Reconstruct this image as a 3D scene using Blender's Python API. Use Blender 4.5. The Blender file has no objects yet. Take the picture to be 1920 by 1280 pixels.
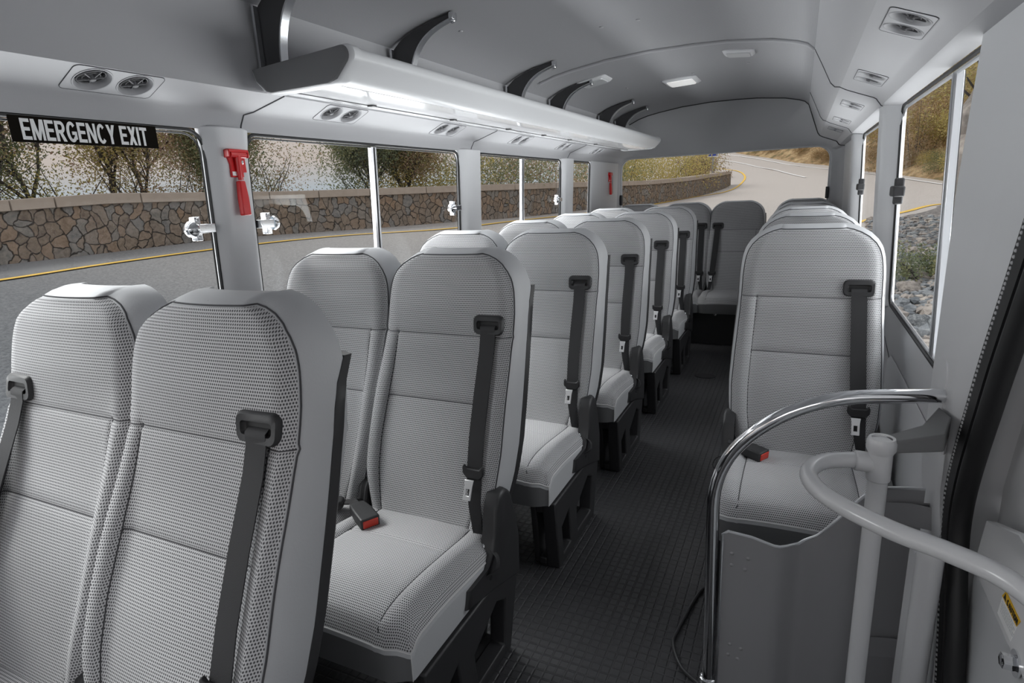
import bpy, bmesh, math, random
import numpy as np
from mathutils import Vector, Matrix, noise
random.seed(11)
C = bpy.context.scene.collection
scn = bpy.context.scene
PI = math.pi

# ------------------------------------------------------------------ camera
YAW, PIT, ROLL, FPX = 25.915, 14.0, -2.724, 1110.4
def cam_axes():
    y, p, r = math.radians(YAW), math.radians(PIT), math.radians(ROLL)
    f = Vector((-math.sin(y)*math.cos(p), math.cos(y)*math.cos(p), -math.sin(p)))
    ri = Vector((math.cos(y), math.sin(y), 0)); up = ri.cross(f)
    return math.cos(r)*ri + math.sin(r)*up, -math.sin(r)*ri + math.cos(r)*up, f
_r, _u, _f = cam_axes()
cd = bpy.data.cameras.new('camera'); cam = bpy.data.objects.new('camera', cd); C.objects.link(cam)
cam.matrix_world = Matrix(((_r.x, _u.x, -_f.x, 0), (_r.y, _u.y, -_f.y, 0), (_r.z, _u.z, -_f.z, 1.2), (0, 0, 0, 1)))
cd.sensor_width = 36; cd.lens = 36*FPX/1920; cd.clip_start = .02; cd.clip_end = 2000
scn.camera = cam

# ------------------------------------------------------------------ sky, lights, exposure
vs = scn.view_settings
vs.view_transform = 'Standard'; vs.look = 'None'; vs.gamma = 1; vs.use_curve_mapping = False
vs.exposure = 0.0
scn.cycles.use_denoising = True
scn.cycles.max_bounces = 8; scn.cycles.transparent_max_bounces = 16
scn.cycles.caustics_reflective = False; scn.cycles.caustics_refractive = False
w = bpy.data.worlds.new('world'); scn.world = w; w.use_nodes = True
nt = w.node_tree; nt.nodes.clear()
tc = nt.nodes.new('ShaderNodeTexCoord'); sx = nt.nodes.new('ShaderNodeSeparateXYZ'); cr = nt.nodes.new('ShaderNodeValToRGB')
mr = nt.nodes.new('ShaderNodeMapRange'); mr.inputs[1].default_value = -.1; mr.inputs[2].default_value = .9
bg = nt.nodes.new('ShaderNodeBackground'); wo = nt.nodes.new('ShaderNodeOutputWorld')
nt.links.new(tc.outputs['Generated'], sx.inputs[0]); nt.links.new(sx.outputs['Z'], mr.inputs[0]); nt.links.new(mr.outputs[0], cr.inputs[0])
nt.links.new(cr.outputs[0], bg.inputs[0]); nt.links.new(bg.outputs[0], wo.inputs[0])
el = cr.color_ramp.elements
el[0].position = 0.0; el[0].color = (.28, .32, .36, 1)
el[1].position = 1.0; el[1].color = (.92, .93, .96, 1)
for p, c in ((.10, (.44, .50, .55, 1)), (.125, (.50, .53, .56, 1)), (.165, (.62, .53, .48, 1)), (.22, (.66, .57, .52, 1)), (.45, (.86, .85, .87, 1))):
    e = el.new(p); e.color = c
bg.inputs[1].default_value = 1.0

def area(name, loc, target, sx_, sy_, power, col=(1, 1, 1)):
    l = bpy.data.lights.new(name, 'AREA'); l.shape = 'RECTANGLE'; l.size = sx_; l.size_y = sy_; l.energy = power; l.color = col
    o = bpy.data.objects.new(name, l); C.objects.link(o); o.location = loc
    o.rotation_euler = (Vector(target)-Vector(loc)).to_track_quat('-Z', 'Y').to_euler()
    return o
sun_d = bpy.data.lights.new('sun', 'SUN'); sun_d.energy = 1.6; sun_d.angle = math.radians(14); sun_d.color = (1, .96, .9)
sun = bpy.data.objects.new('sun', sun_d); C.objects.link(sun); sun.rotation_euler = Vector((.60, .08, -.72)).to_track_quat('-Z', 'Y').to_euler()
area('fill_sea_side_high', (-3.7, 2.6, 3.3), (-.9, 2.6, .9), 6.4, 1.7, 310)  # added fill lamp above the window sightline, lifts the paired seats
area('fill_sea_side_low', (-2.15, 3.1, .0), (-1.05, 3.1, 1.7), 4.6, .7, 100)  # added fill lamp below the sills, lights rack underside and cove
area('fill_hill_side_high', (2.3, 3.0, 2.9), (-.3, 3.0, .9), 4.4, 1.5, 110)  # added fill lamp high outside the hill-side windows
area('fill_hill_side_low', (.80, 3.6, -.35), (.0, 3.6, 1.7), 3.8, .45, 85)  # added fill lamp under the hill-side sills, brightens the ceiling
area('fill_hill_side_level', (2.7, 3.3, .35), (-1.3, 3.3, 1.65), 5.6, 1.2, 205)  # added fill lamp at a flat angle, reaches the wall above the rack
area('fill_front_side', (-2.8, -.45, 1.35), (.35, .95, .75), 1.3, .6, 22)  # added fill lamp aimed across the front to brighten the door
area('fill_sea_side_level', (-3.6, 3.0, .45), (.3, 3.2, 1.4), 5.8, 1.0, 125)  # added fill lamp at window height, stands in for pale surroundings
area('fill_front', (-.30, -1.2, 1.30), (.3, 1.3, .60), 1.2, .6, 4)  # added fill lamp behind the camera, lifts poles and front seats

# ------------------------------------------------------------------ materials
def newmat(name):
    m = bpy.data.materials.new(name); m.use_nodes = True
    n = m.node_tree; n.nodes.clear()
    out = n.nodes.new('ShaderNodeOutputMaterial'); b = n.nodes.new('ShaderNodeBsdfPrincipled')
    n.links.new(b.outputs[0], out.inputs[0])
    return m, n, b, out
def N(n, t, **kw):
    x = n.nodes.new(t)
    for k, v in kw.items(): setattr(x, k, v)
    return x
def math_(n, op, a, b=None, c=None):
    x = N(n, 'ShaderNodeMath', operation=op)
    for i, v in enumerate((a, b, c)):
        if v is None: continue
        if isinstance(v, (int, float)): x.inputs[i].default_value = v
        else: n.links.new(v, x.inputs[i])
    return x.outputs[0]
def mixc(n, fac, a, b):
    x = N(n, 'ShaderNodeMix', data_type='RGBA')
    n.links.new(fac, x.inputs[0]) if not isinstance(fac, (int, float)) else setattr(x.inputs[0], 'default_value', fac)
    for i, v in ((6, a), (7, b)):
        if isinstance(v, tuple): x.inputs[i].default_value = (*v[:3], 1)
        else: n.links.new(v, x.inputs[i])
    return x.outputs[2]
def ramp(n, fac, stops, interp='LINEAR'):
    x = N(n, 'ShaderNodeValToRGB'); x.color_ramp.interpolation = interp
    e = x.color_ramp.elements
    while len(e) < len(stops): e.new(.5)
    for i, (p, c) in enumerate(stops):
        e[i].position = p; e[i].color = (*c, 1) if len(c) == 3 else c
    n.links.new(fac, x.inputs[0]); return x.outputs[0]
def noise_tex(n, vec, scale, detail=3, rough=.55):
    x = N(n, 'ShaderNodeTexNoise'); x.inputs['Scale'].default_value = scale; x.inputs['Detail'].default_value = detail; x.inputs['Roughness'].default_value = rough
    if vec is not None: n.links.new(vec, x.inputs['Vector'])
    return x
def bump(n, b, h, strength=.3, dist=.002):
    x = N(n, 'ShaderNodeBump'); x.inputs['Strength'].default_value = strength; x.inputs['Distance'].default_value = dist
    n.links.new(h, x.inputs['Height']); n.links.new(x.outputs[0], b.inputs['Normal'])
def objco(n): return N(n, 'ShaderNodeTexCoord').outputs['Object']

def plain(name, col, rough=.5, metal=0., grain=0., gscale=400, spec=.5, var=0., coat=0.):
    m, n, b, o = newmat(name)
    b.inputs['Base Color'].default_value = (*col, 1); b.inputs['Roughness'].default_value = rough; b.inputs['Metallic'].default_value = metal
    b.inputs['Specular IOR Level'].default_value = spec; b.inputs['Coat Weight'].default_value = coat
    t = objco(n)
    if grain: bump(n, b, noise_tex(n, t, gscale, 2).outputs[0], grain, .001)
    if var:
        c = mixc(n, noise_tex(n, t, 6, 3).outputs[0], tuple(x*(1-var) for x in col), tuple(min(1, x*(1+var)) for x in col))
        n.links.new(c, b.inputs['Base Color'])
    return m

def fabric(name, axes, light, hole, px=.0046, py=.0054):
    """perforated weave: staggered rows of small dark holes"""
    m, n, b, o = newmat(name)
    t = objco(n); s = N(n, 'ShaderNodeSeparateXYZ'); n.links.new(N(n, 'ShaderNodeUVMap').outputs[0], s.inputs[0])
    u = math_(n, 'DIVIDE', s.outputs[0], px); v = math_(n, 'DIVIDE', s.outputs[1], py)
    row = math_(n, 'FLOOR', v); odd = math_(n, 'MULTIPLY', math_(n, 'FLOORED_MODULO', row, 2.0), .5)
    fu = math_(n, 'SUBTRACT', math_(n, 'FRACT', math_(n, 'ADD', u, odd)), .5)
    fv = math_(n, 'SUBTRACT', math_(n, 'FRACT', v), .5)
    d = math_(n, 'SQRT', math_(n, 'ADD', math_(n, 'POWER', math_(n, 'MULTIPLY', fu, 1.0), 2.0), math_(n, 'POWER', math_(n, 'MULTIPLY', fv, .95), 2.0)))
    k = N(n, 'ShaderNodeMapRange', interpolation_type='SMOOTHSTEP'); k.inputs[1].default_value = .18; k.inputs[2].default_value = .46
    n.links.new(d, k.inputs[0])
    nz = noise_tex(n, t, 9, 2).outputs[0]
    lc = mixc(n, nz, tuple(x*.95 for x in light), tuple(x*1.05 for x in light))
    n.links.new(mixc(n, k.outputs[0], hole, lc), b.inputs['Base Color'])
    b.inputs['Roughness'].default_value = .75; b.inputs['Specular IOR Level'].default_value = .25; b.inputs['Sheen Weight'].default_value = .15
    bump(n, b, k.outputs[0], .35, .0008)
    return m

M = {}
M['fabric_back'] = fabric('seat_fabric_back', (0, 2), (.57, .57, .582), (.06, .06, .065))
M['fabric_seat'] = fabric('seat_fabric_cushion', (0, 1), (.57, .57, .582), (.06, .06, .065))
M['vinyl'] = plain('seat_vinyl_grey', (.50, .51, .525), .5, grain=.25, gscale=260)
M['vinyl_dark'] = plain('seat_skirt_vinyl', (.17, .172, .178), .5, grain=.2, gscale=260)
M['thread'] = plain('seam_thread', (.06, .06, .065), .8)
M['black_plastic'] = plain('black_plastic', (.026, .026, .028), .5, grain=.25, gscale=500)
M['black_gloss'] = plain('black_moulding', (.030, .030, .032), .45)
M['webbing'] = plain('belt_webbing', (.028, .028, .03), .75, grain=.5, gscale=900)
M['chrome'] = plain('polished_chrome', (.82, .83, .85), .07, 1.)
M['steel'] = plain('brushed_steel', (.72, .73, .75), .25, 1.)
M['tongue_metal'] = plain('bright_tongue_metal', (.85, .85, .86), .35, .5)
M['vent_grey'] = plain('vent_plastic_grey', (.13, .13, .137), .5)
M['vent_plate'] = plain('vent_plate_grey', (.36, .36, .375), .55)
M['alu'] = plain('anodised_aluminium', (.72, .73, .75), .3, 1.)
M['red'] = plain('red_plastic', (.62, .012, .015), .35, coat=.3)
M['red_button'] = plain('red_button', (.65, .05, .03), .4)
M['white_label'] = plain('white_label', (.92, .92, .92), .5)
M['ink'] = plain('black_ink', (.02, .02, .02), .6)
M['yellow_label'] = plain('yellow_label', (.85, .5, .01), .5)
M['wall_plastic'] = plain('trim_plastic_light_grey', (.53, .535, .55), .5, grain=.2, gscale=350)
M['cove_plastic'] = plain('cove_plastic_grey', (.43, .43, .445), .55, grain=.2, gscale=350)
M['pillar_plastic'] = plain('pillar_plastic_pale_grey', (.60, .605, .62), .45, grain=.12, gscale=350)
M['rack_plastic'] = plain('rack_plastic', (.72, .725, .74), .3)
M['rack_gloss'] = plain('rack_gloss_panel', (.90, .90, .91), .12, coat=.5)
M['cap_plastic'] = plain('rack_cap_plastic', (.17, .17, .175), .5, grain=.15)
M['bracket_grey'] = plain('bracket_dark_grey', (.055, .055, .058), .4)
M['rubber'] = plain('black_rubber', (.012, .012, .013), .55)
M['rail_paint'] = plain('handrail_grey_paint', (.60, .605, .62), .28, coat=.3)
M['panel_grey'] = plain('modesty_panel_grey', (.29, .29, .30), .36, grain=.05)
M['door_paint'] = plain('door_gloss_paint', (.84, .845, .855), .18, coat=.4)
M['door_panel'] = plain('door_lower_panel', (.60, .61, .625), .3)
M['lamp_lens'] = plain('lamp_lens', (.60, .61, .62), .3, coat=.3)
M['vent_dark'] = plain('vent_throat_black', (.012, .012, .013), .6)
M['stitch_white'] = plain('pale_thread', (.6, .6, .6), .7)

# headliner fabric
m, n, b, o = newmat('headliner_fabric'); t = objco(n)
wv = N(n, 'ShaderNodeTexWave', wave_type='BANDS', bands_direction='X'); wv.inputs['Scale'].default_value = 60; n.links.new(t, wv.inputs[0])
wv2 = N(n, 'ShaderNodeTexWave', wave_type='BANDS', bands_direction='Y'); wv2.inputs['Scale'].default_value = 60; n.links.new(t, wv2.inputs[0])
h = math_(n, 'MULTIPLY', wv.outputs['Fac'], wv2.outputs['Fac'])
n.links.new(mixc(n, h, (.33, .33, .342), (.40, .40, .41)), b.inputs['Base Color']); b.inputs['Roughness'].default_value = .85; b.inputs['Specular IOR Level'].default_value = .2
bump(n, b, h, .2, .001); M['headliner'] = m
# floor vinyl with raised lozenges
m, n, b, o = newmat('floor_vinyl'); t = objco(n); s = N(n, 'ShaderNodeSeparateXYZ'); n.links.new(t, s.inputs[0])
def cell(v, p):
    f = math_(n, 'ABSOLUTE', math_(n, 'SUBTRACT', math_(n, 'FRACT', math_(n, 'DIVIDE', v, p)), .5)); return f
mx = math_(n, 'MAXIMUM', cell(s.outputs[0], .026), cell(s.outputs[1], .026))
k = N(n, 'ShaderNodeMapRange', interpolation_type='SMOOTHSTEP'); k.inputs[1].default_value = .36; k.inputs[2].default_value = .47; k.inputs[3].default_value = 1; k.inputs[4].default_value = 0
n.links.new(mx, k.inputs[0])
n.links.new(mixc(n, noise_tex(n, t, 3, 4).outputs[0], (.030, .030, .033), (.045, .045, .048)), b.inputs['Base Color'])
b.inputs['Roughness'].default_value = .45; bump(n, b, k.outputs[0], .7, .003); M['floor'] = m
# window glass
def glass(name, tint, refl):
    m = bpy.data.materials.new(name); m.use_nodes = True; n = m.node_tree; n.nodes.clear()
    o = N(n, 'ShaderNodeOutputMaterial'); tr = N(n, 'ShaderNodeBsdfTransparent'); tr.inputs[0].default_value = (*tint, 1)
    g = N(n, 'ShaderNodeBsdfGlossy'); g.inputs['Roughness'].default_value = .01
    lw = N(n, 'ShaderNodeFresnel'); lw.inputs[0].default_value = 1.45
    mx = N(n, 'ShaderNodeMixShader'); n.links.new(math_(n, 'MULTIPLY', lw.outputs[0], refl), mx.inputs[0])
    n.links.new(tr.outputs[0], mx.inputs[1]); n.links.new(g.outputs[0], mx.inputs[2]); n.links.new(mx.outputs[0], o.inputs[0])
    return m
M['glass'] = glass('window_glass', (.93, .945, .95), .03)
# asphalt: dark by the bus, paling uphill; haze and glare painted in the colour
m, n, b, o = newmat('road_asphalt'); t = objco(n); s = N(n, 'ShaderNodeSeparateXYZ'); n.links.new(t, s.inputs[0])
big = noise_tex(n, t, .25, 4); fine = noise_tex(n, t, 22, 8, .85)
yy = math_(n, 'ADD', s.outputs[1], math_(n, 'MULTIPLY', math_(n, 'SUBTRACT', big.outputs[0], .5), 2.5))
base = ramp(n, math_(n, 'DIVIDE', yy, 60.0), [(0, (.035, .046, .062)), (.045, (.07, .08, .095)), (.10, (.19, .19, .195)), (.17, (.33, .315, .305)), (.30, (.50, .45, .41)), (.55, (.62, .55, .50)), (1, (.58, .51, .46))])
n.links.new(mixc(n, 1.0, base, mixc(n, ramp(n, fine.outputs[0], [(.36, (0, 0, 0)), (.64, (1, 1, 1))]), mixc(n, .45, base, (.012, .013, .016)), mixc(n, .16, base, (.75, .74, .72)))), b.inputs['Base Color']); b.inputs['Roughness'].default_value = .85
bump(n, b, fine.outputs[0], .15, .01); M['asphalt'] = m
M['line_yellow'] = plain('road_paint_yellow', (.80, .50, .07), .7, var=.12)
M['line_white'] = plain('road_paint_white', (.80, .78, .76), .7, var=.12)
# stone wall
m, n, b, o = newmat('rubble_masonry'); uv = N(n, 'ShaderNodeUVMap').outputs[0]
dis = noise_tex(n, uv, 2.2, 3); mpv = N(n, 'ShaderNodeVectorMath', operation='MULTIPLY_ADD'); n.links.new(dis.outputs['Color'], mpv.inputs[0]); mpv.inputs[1].default_value = (.42, .36, 0); n.links.new(uv, mpv.inputs[2])
mp = N(n, 'ShaderNodeMapping'); mp.inputs['Scale'].default_value = (5.3, 4.0, 1); n.links.new(mpv.outputs[0], mp.inputs[0])
ve = N(n, 'ShaderNodeTexVoronoi', feature='DISTANCE_TO_EDGE', voronoi_dimensions='2D'); ve.inputs['Scale'].default_value = 1; n.links.new(mp.outputs[0], ve.inputs['Vector'])
vc = N(n, 'ShaderNodeTexVoronoi', feature='F1', voronoi_dimensions='2D'); vc.inputs['Scale'].default_value = 1; n.links.new(mp.outputs[0], vc.inputs['Vector'])
sc_ = N(n, 'ShaderNodeSeparateColor'); n.links.new(vc.outputs['Color'], sc_.inputs[0])
stone = ramp(n, sc_.outputs[0], [(0, (.16, .12, .09)), (.25, (.27, .19, .13)), (.45, (.21, .18, .155)), (.62, (.32, .20, .12)), (.8, (.24, .235, .22)), (1, (.19, .20, .21))])
fn = noise_tex(n, uv, 11, 8, .75)
stone2 = mixc(n, .45, stone, mixc(n, ramp(n, fn.outputs[0], [(.34, (0, 0, 0)), (.66, (1, 1, 1))]), (.03, .024, .02), (.42, .35, .28)))
edge = N(n, 'ShaderNodeMapRange', interpolation_type='SMOOTHSTEP'); edge.inputs[1].default_value = .005; edge.inputs[2].default_value = .065; n.links.new(ve.outputs['Distance'], edge.inputs[0])
n.links.new(mixc(n, edge.outputs[0], (.05, .042, .036), stone2), b.inputs['Base Color']); b.inputs['Roughness'].default_value = .9
bump(n, b, math_(n, 'ADD', edge.outputs[0], math_(n, 'MULTIPLY', fn.outputs[0], .5)), .9, .05); M['masonry'] = m
M['coping'] = plain('coping_concrete', (.40, .335, .28), .85, grain=.6, gscale=25, var=.18)
def rocky(name, a, b_, c_, sc=2.):
    m, n, b, o = newmat(name); t = objco(n); f = noise_tex(n, t, sc, 8, .65)
    n.links.new(ramp(n, f.outputs[0], [(.36, a), (.5, b_), (.64, c_)]), b.inputs['Base Color']); b.inputs['Roughness'].default_value = .9
    bump(n, b, noise_tex(n, t, sc*6, 6, .7).outputs[0], .8, .05); return m
M['rock'] = rocky('pale_rock', (.20, .18, .165), (.36, .32, .29), (.50, .45, .40))
M['rock_grey'] = rocky('blue_grey_rock', (.13, .145, .16), (.25, .265, .28), (.42, .43, .43), 5)
M['gravel'] = rocky('gravel_bed', (.10, .085, .08), (.22, .20, .19), (.38, .35, .33), 9)
M['hill'] = rocky('dry_hillside', (.13, .11, .045), (.31, .20, .10), (.46, .34, .18), 1.6)
M['bark'] = plain('bark', (.07, .06, .055), .9, var=.3)
def leafmat(name, cols):
    m, n, b, o = newmat(name); t = objco(n)
    wn = N(n, 'ShaderNodeTexWhiteNoise', noise_dimensions='3D')
    sn = N(n, 'ShaderNodeVectorMath', operation='SNAP'); n.links.new(t, sn.inputs[0]); sn.inputs[1].default_value = (.12, .12, .12); n.links.new(sn.outputs[0], wn.inputs['Vector'])
    f = math_(n, 'ADD', math_(n, 'MULTIPLY', noise_tex(n, t, .9, 2).outputs[0], .9), math_(n, 'MULTIPLY', math_(n, 'SUBTRACT', wn.outputs['Value'], .5), .5))
    n.links.new(ramp(n, f, [(i/(len(cols)-1)*.8+.05, c) for i, c in enumerate(cols)]), b.inputs['Base Color'])
    col = ramp(n, f, [(i/(len(cols)-1)*.8+.05, c) for i, c in enumerate(cols)])
    tl = N(n, 'ShaderNodeBsdfTranslucent'); n.links.new(col, tl.inputs[0]); ms = N(n, 'ShaderNodeMixShader'); ms.inputs[0].default_value = .4
    n.links.new(b.outputs[0], ms.inputs[1]); n.links.new(tl.outputs[0], ms.inputs[2]); n.links.new(ms.outputs[0], o.inputs[0])
    b.inputs['Roughness'].default_value = .6
    return m
M['leaf_green'] = leafmat('leaves_green', [(.09, .12, .075), (.17, .205, .11), (.26, .27, .13), (.35, .29, .15)])  # leaf palettes paled and dulled; distance haze is put into the colours
M['leaf_autumn'] = leafmat('leaves_autumn', [(.22, .22, .11), (.36, .31, .14), (.44, .29, .20), (.42, .25, .21)])
M['leaf_yellow'] = leafmat('leaves_yellow', [(.23, .22, .09), (.42, .36, .13), (.56, .45, .14), (.54, .37, .18)])
M['leaf_dry'] = leafmat('leaves_dry', [(.15, .11, .05), (.28, .19, .09), (.38, .24, .12), (.30, .25, .10)])
M['sign_post'] = plain('galvanised_post', (.35, .35, .36), .4, .6)
M['sign_blue'] = plain('sign_blue', (.05, .08, .35), .5)

# ------------------------------------------------------------------ mesh helpers
class MB:
    def __init__(s): s.v = []; s.f = []; s.mi = []; s.uv = None
    def add(s, vs, fs, mi=0, uv=None):
        o = len(s.v)
        if s.uv is None: s.uv = []
        s.uv += list(uv) if uv else [(0.003, 0.003)]*len(vs); s.v += [tuple(x) for x in vs]
        for f in fs: s.f.append(tuple(i+o for i in f)); s.mi.append(mi)
        return s
    def box(s, a, b, mi=0):
        (x0, y0, z0), (x1, y1, z1) = a, b
        return s.add([(x0, y0, z0), (x1, y0, z0), (x1, y1, z0), (x0, y1, z0), (x0, y0, z1), (x1, y0, z1), (x1, y1, z1), (x0, y1, z1)],
                     [(0, 3, 2, 1), (4, 5, 6, 7), (0, 1, 5, 4), (1, 2, 6, 5), (2, 3, 7, 6), (3, 0, 4, 7)], mi)
    def loft(s, rings, mi=0, closed=True, cap=True, uv=None):
        n = len(rings[0]); vs = [p for r in rings for p in r]; fs = []
        for i in range(len(rings)-1):
            for j in range(n if closed else n-1):
                a = i*n+j; b = i*n+(j+1) % n
                fs.append((a, b, b+n, a+n))
        if cap and closed:
            fs.append(tuple(range(n-1, -1, -1))); fs.append(tuple(range((len(rings)-1)*n, len(rings)*n)))
        return s.add(vs, fs, mi, uv)
    def tube(s, pts, r, seg=10, mi=0, closed=False, cap=True):
        pts = [Vector(p) for p in pts]; n = len(pts); rings = []
        rr = r if isinstance(r, (list, tuple)) else [r]*n
        up = None
        for i in range(n):
            if closed: t = pts[(i+1) % n]-pts[i-1]
            else: t = pts[min(i+1, n-1)]-pts[max(i-1, 0)]
            if t.length < 1e-9: t = Vector((0, 0, 1))
            t.normalize()
            if up is None:
                up = t.orthogonal().normalized()
            else:
                up = up - t*up.dot(t)
                up = up.normalized() if up.length > 1e-6 else t.orthogonal().normalized()
            bi = t.cross(up)
            rings.append([pts[i]+(up*math.cos(2*PI*k/seg)+bi*math.sin(2*PI*k/seg))*rr[i] for k in range(seg)])
        if closed: rings.append(rings[0])
        return s.loft(rings, mi, True, cap and not closed)
    def lathe(s, prof, center, axis=(0, 0, 1), seg=24, mi=0, cap=True):
        ax = Vector(axis).normalized(); u = ax.orthogonal().normalized(); v = ax.cross(u); c = Vector(center)
        rings = [[c+ax*h+(u*math.cos(2*PI*k/seg)+v*math.sin(2*PI*k/seg))*r for k in range(seg)] for r, h in prof]
        return s.loft(rings, mi, True, cap)
    def prism(s, poly, ax, a, b, mi=0, holes=()):
        """polygon in the plane normal to axis ax, extruded from a to b; poly in the two other axes (in order)"""
        def mk(p, d):
            q = list(p); q.insert(ax, d); return tuple(q)
        if not holes:
            n = len(poly); return s.loft([[mk(p, a) for p in poly], [mk(p, b) for p in poly]], mi)
        bm = bmesh.new(); loops = [list(poly)]+[list(h) for h in holes]; es = []
        for lp in loops:
            vv = [bm.verts.new((p[0], p[1], 0)) for p in lp]
            for i in range(len(vv)): es.append(bm.edges.new((vv[i], vv[(i+1) % len(vv)])))
        bmesh.ops.triangle_fill(bm, use_beauty=True, edges=es)
        bm.verts.index_update(); n = len(bm.verts)
        P = [(v.co.x, v.co.y) for v in bm.verts]; F = [tuple(v.index for v in f.verts) for f in bm.faces]; bm.free()
        vs = [mk(p, a) for p in P]+[mk(p, b) for p in P]
        fs = F+[tuple(i+n for i in reversed(f)) for f in F]
        o = 0
        for lp in loops:
            k = len(lp)
            for i in range(k): fs.append((o+i, o+(i+1) % k, o+(i+1) % k+n, o+i+n))
            o += k
        return s.add(vs, fs, mi)
    def build(s, name, mats, parent=None, smooth=40, bevel=0., seg=2, loc=None, flip=False):
        me = bpy.data.meshes.new(name); me.from_pydata(s.v, [], s.f)
        mats = mats if isinstance(mats, (list, tuple)) else [mats]
        for m_ in mats: me.materials.append(M[m_] if isinstance(m_, str) else m_)
        me.polygons.foreach_set('material_index', s.mi)
        if s.uv and any(u != (0.003, 0.003) for u in s.uv):
            ul = me.uv_layers.new(name='UVMap')
            for lp in me.loops: ul.data[lp.index].uv = s.uv[lp.vertex_index]
        bm = bmesh.new(); bm.from_mesh(me); bmesh.ops.recalc_face_normals(bm, faces=bm.faces); bm.to_mesh(me); bm.free()
        if smooth:
            me.polygons.foreach_set('use_smooth', [True]*len(me.polygons)); me.set_sharp_from_angle(angle=math.radians(smooth))
        o = bpy.data.objects.new(name, me); C.objects.link(o)
        if bevel:
            bv = o.modifiers.new('bevel', 'BEVEL'); bv.width = bevel; bv.segments = seg; bv.limit_method = 'ANGLE'; bv.angle_limit = math.radians(35)
        if loc: o.location = loc
        if parent: o.parent = parent
        return o

def grid_uv(G):
    """lengths measured along the cloth, from the centre column"""
    nu = len(G[0]); mid = nu//2; uv = []; v = 0
    for i, row in enumerate(G):
        if i: v += (row[mid]-G[i-1][mid]).length
        acc = [0]*nu
        for j in range(mid+1, nu): acc[j] = acc[j-1]+(row[j]-row[j-1]).length
        for j in range(mid-1, -1, -1): acc[j] = acc[j+1]-(row[j]-row[j+1]).length
        uv += [(a, v) for a in acc]
    return uv
def tag(o, label=None, cat=None, group=None, kind=None):
    if label: o['label'] = label
    if cat: o['category'] = cat
    if group: o['group'] = group
    if kind: o['kind'] = kind
    return o
def thing(name, label, cat, loc=(0, 0, 0), rotz=0, group=None):
    o = bpy.data.objects.new(name, None); C.objects.link(o); o.location = loc; o.rotation_euler = (0, 0, rotz); o.empty_display_size = .05
    return tag(o, label, cat, group)
def struct(o, label, cat): return tag(o, label, cat, None, 'structure')
def copy_tree(o, parent=None):
    c = o.copy(); C.objects.link(c)
    if parent: c.parent = parent
    for ch in list(o.children): copy_tree(ch, c)
    return c
def arc(cx, cy, r, a0, a1, n):
    return [(cx+r*math.cos(math.radians(a0+(a1-a0)*i/n)), cy+r*math.sin(math.radians(a0+(a1-a0)*i/n))) for i in range(n+1)]
def rrect(x0, y0, x1, y1, r, n=5):
    return arc(x1-r, y0+r, r, -90, 0, n)+arc(x1-r, y1-r, r, 0, 90, n)+arc(x0+r, y1-r, r, 90, 180, n)+arc(x0+r, y0+r, r, 180, 270, n)
def lerp(a, b, t): return a+(b-a)*t
def interp(tab, x):
    if x <= tab[0][0]: return tab[0][1]
    for (x0, y0), (x1, y1) in zip(tab, tab[1:]):
        if x <= x1: return lerp(y0, y1, (x-x0)/(x1-x0))
    return tab[-1][1]
def sstep(a, b, x):
    t = max(0, min(1, (x-a)/(b-a))); return t*t*(3-2*t)
def spline(pts, sub=8):
    P = [Vector(p) for p in pts]; out = []
    for i in range(len(P)-1):
        p0 = P[max(i-1, 0)]; p1 = P[i]; p2 = P[i+1]; p3 = P[min(i+2, len(P)-1)]
        for k in range(sub):
            t = k/sub
            out.append(.5*((2*p1)+(p2-p0)*t+(2*p0-5*p1+4*p2-p3)*t*t+(3*p1-p0-3*p2+p3)*t**3))
    out.append(P[-1]); return out
def fillet(pts, r, n=6):
    P = [Vector(p) for p in pts]; out = [P[0]]
    for i in range(1, len(P)-1):
        a = (P[i-1]-P[i]); b_ = (P[i+1]-P[i]); rr = min(r if not isinstance(r, list) else r[i-1], a.length*.49, b_.length*.49)
        p0 = P[i]+a.normalized()*rr; p1 = P[i]+b_.normalized()*rr
        for k in range(n+1):
            t = k/n; out.append((1-t)**2*p0+2*t*(1-t)*P[i]+t*t*p1)
    out.append(P[-1]); return out

# ================================================================== BODY SHELL
Y0, Y1 = -1.3, 5.30
CEIL = [(-1.36, 1.725), (-1.28, 1.762), (-1.2, 1.785), (-1.1, 1.803), (-.92, 1.828), (-.7, 1.842), (-.5, 1.842), (-.35, 1.837), (-.15, 1.816), (-.05, 1.793), (-.01, 1.778), (.018, 1.752)]
def ceil_z(x): return interp(CEIL, x)
def xl(z): return -1.47 - (1.41-z)*.045           # inside face of the sea-side wall
def xr(z): return .30 + (1.435-z)*.035            # inside face of the hill-side wall
LCOVE = [(-1.47, 1.408), (-1.462, 1.428), (-1.447, 1.452), (-1.436, 1.461), (-1.352, 1.4995), (-1.3525, 1.52), (-1.353, 1.60), (-1.36, 1.725)]
RCOVE = [(.018, 1.752), (.05, 1.665), (.083, 1.572), (.095, 1.54), (.108, 1.522), (.128, 1.511), (.17, 1.494), (.216, 1.476), (.226, 1.470), (.243, 1.446), (.252, 1.442), (.298, 1.437)]
def sheet(profile, y0, y1, thick, name, mat, smooth=50):
    """a profile in x,z swept along y with an outer skin set off along its normal"""
    P = [Vector((p[0], p[1])) for p in profile]; out = []
    for i in range(len(P)):
        t = (P[min(i+1, len(P)-1)]-P[max(i-1, 0)]).normalized(); nrm = Vector((-t.y, t.x))
        out.append(P[i]+nrm*thick)
    ring = [(p.x, p.y) for p in P]+[(q.x, q.y) for q in reversed(out)]
    mb = MB(); k = 24
    mb.loft([[(p[0], lerp(y0, y1, i/k), p[1]) for p in ring] for i in range(k+1)])
    return mb.build(name, mat, smooth=smooth)
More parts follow.
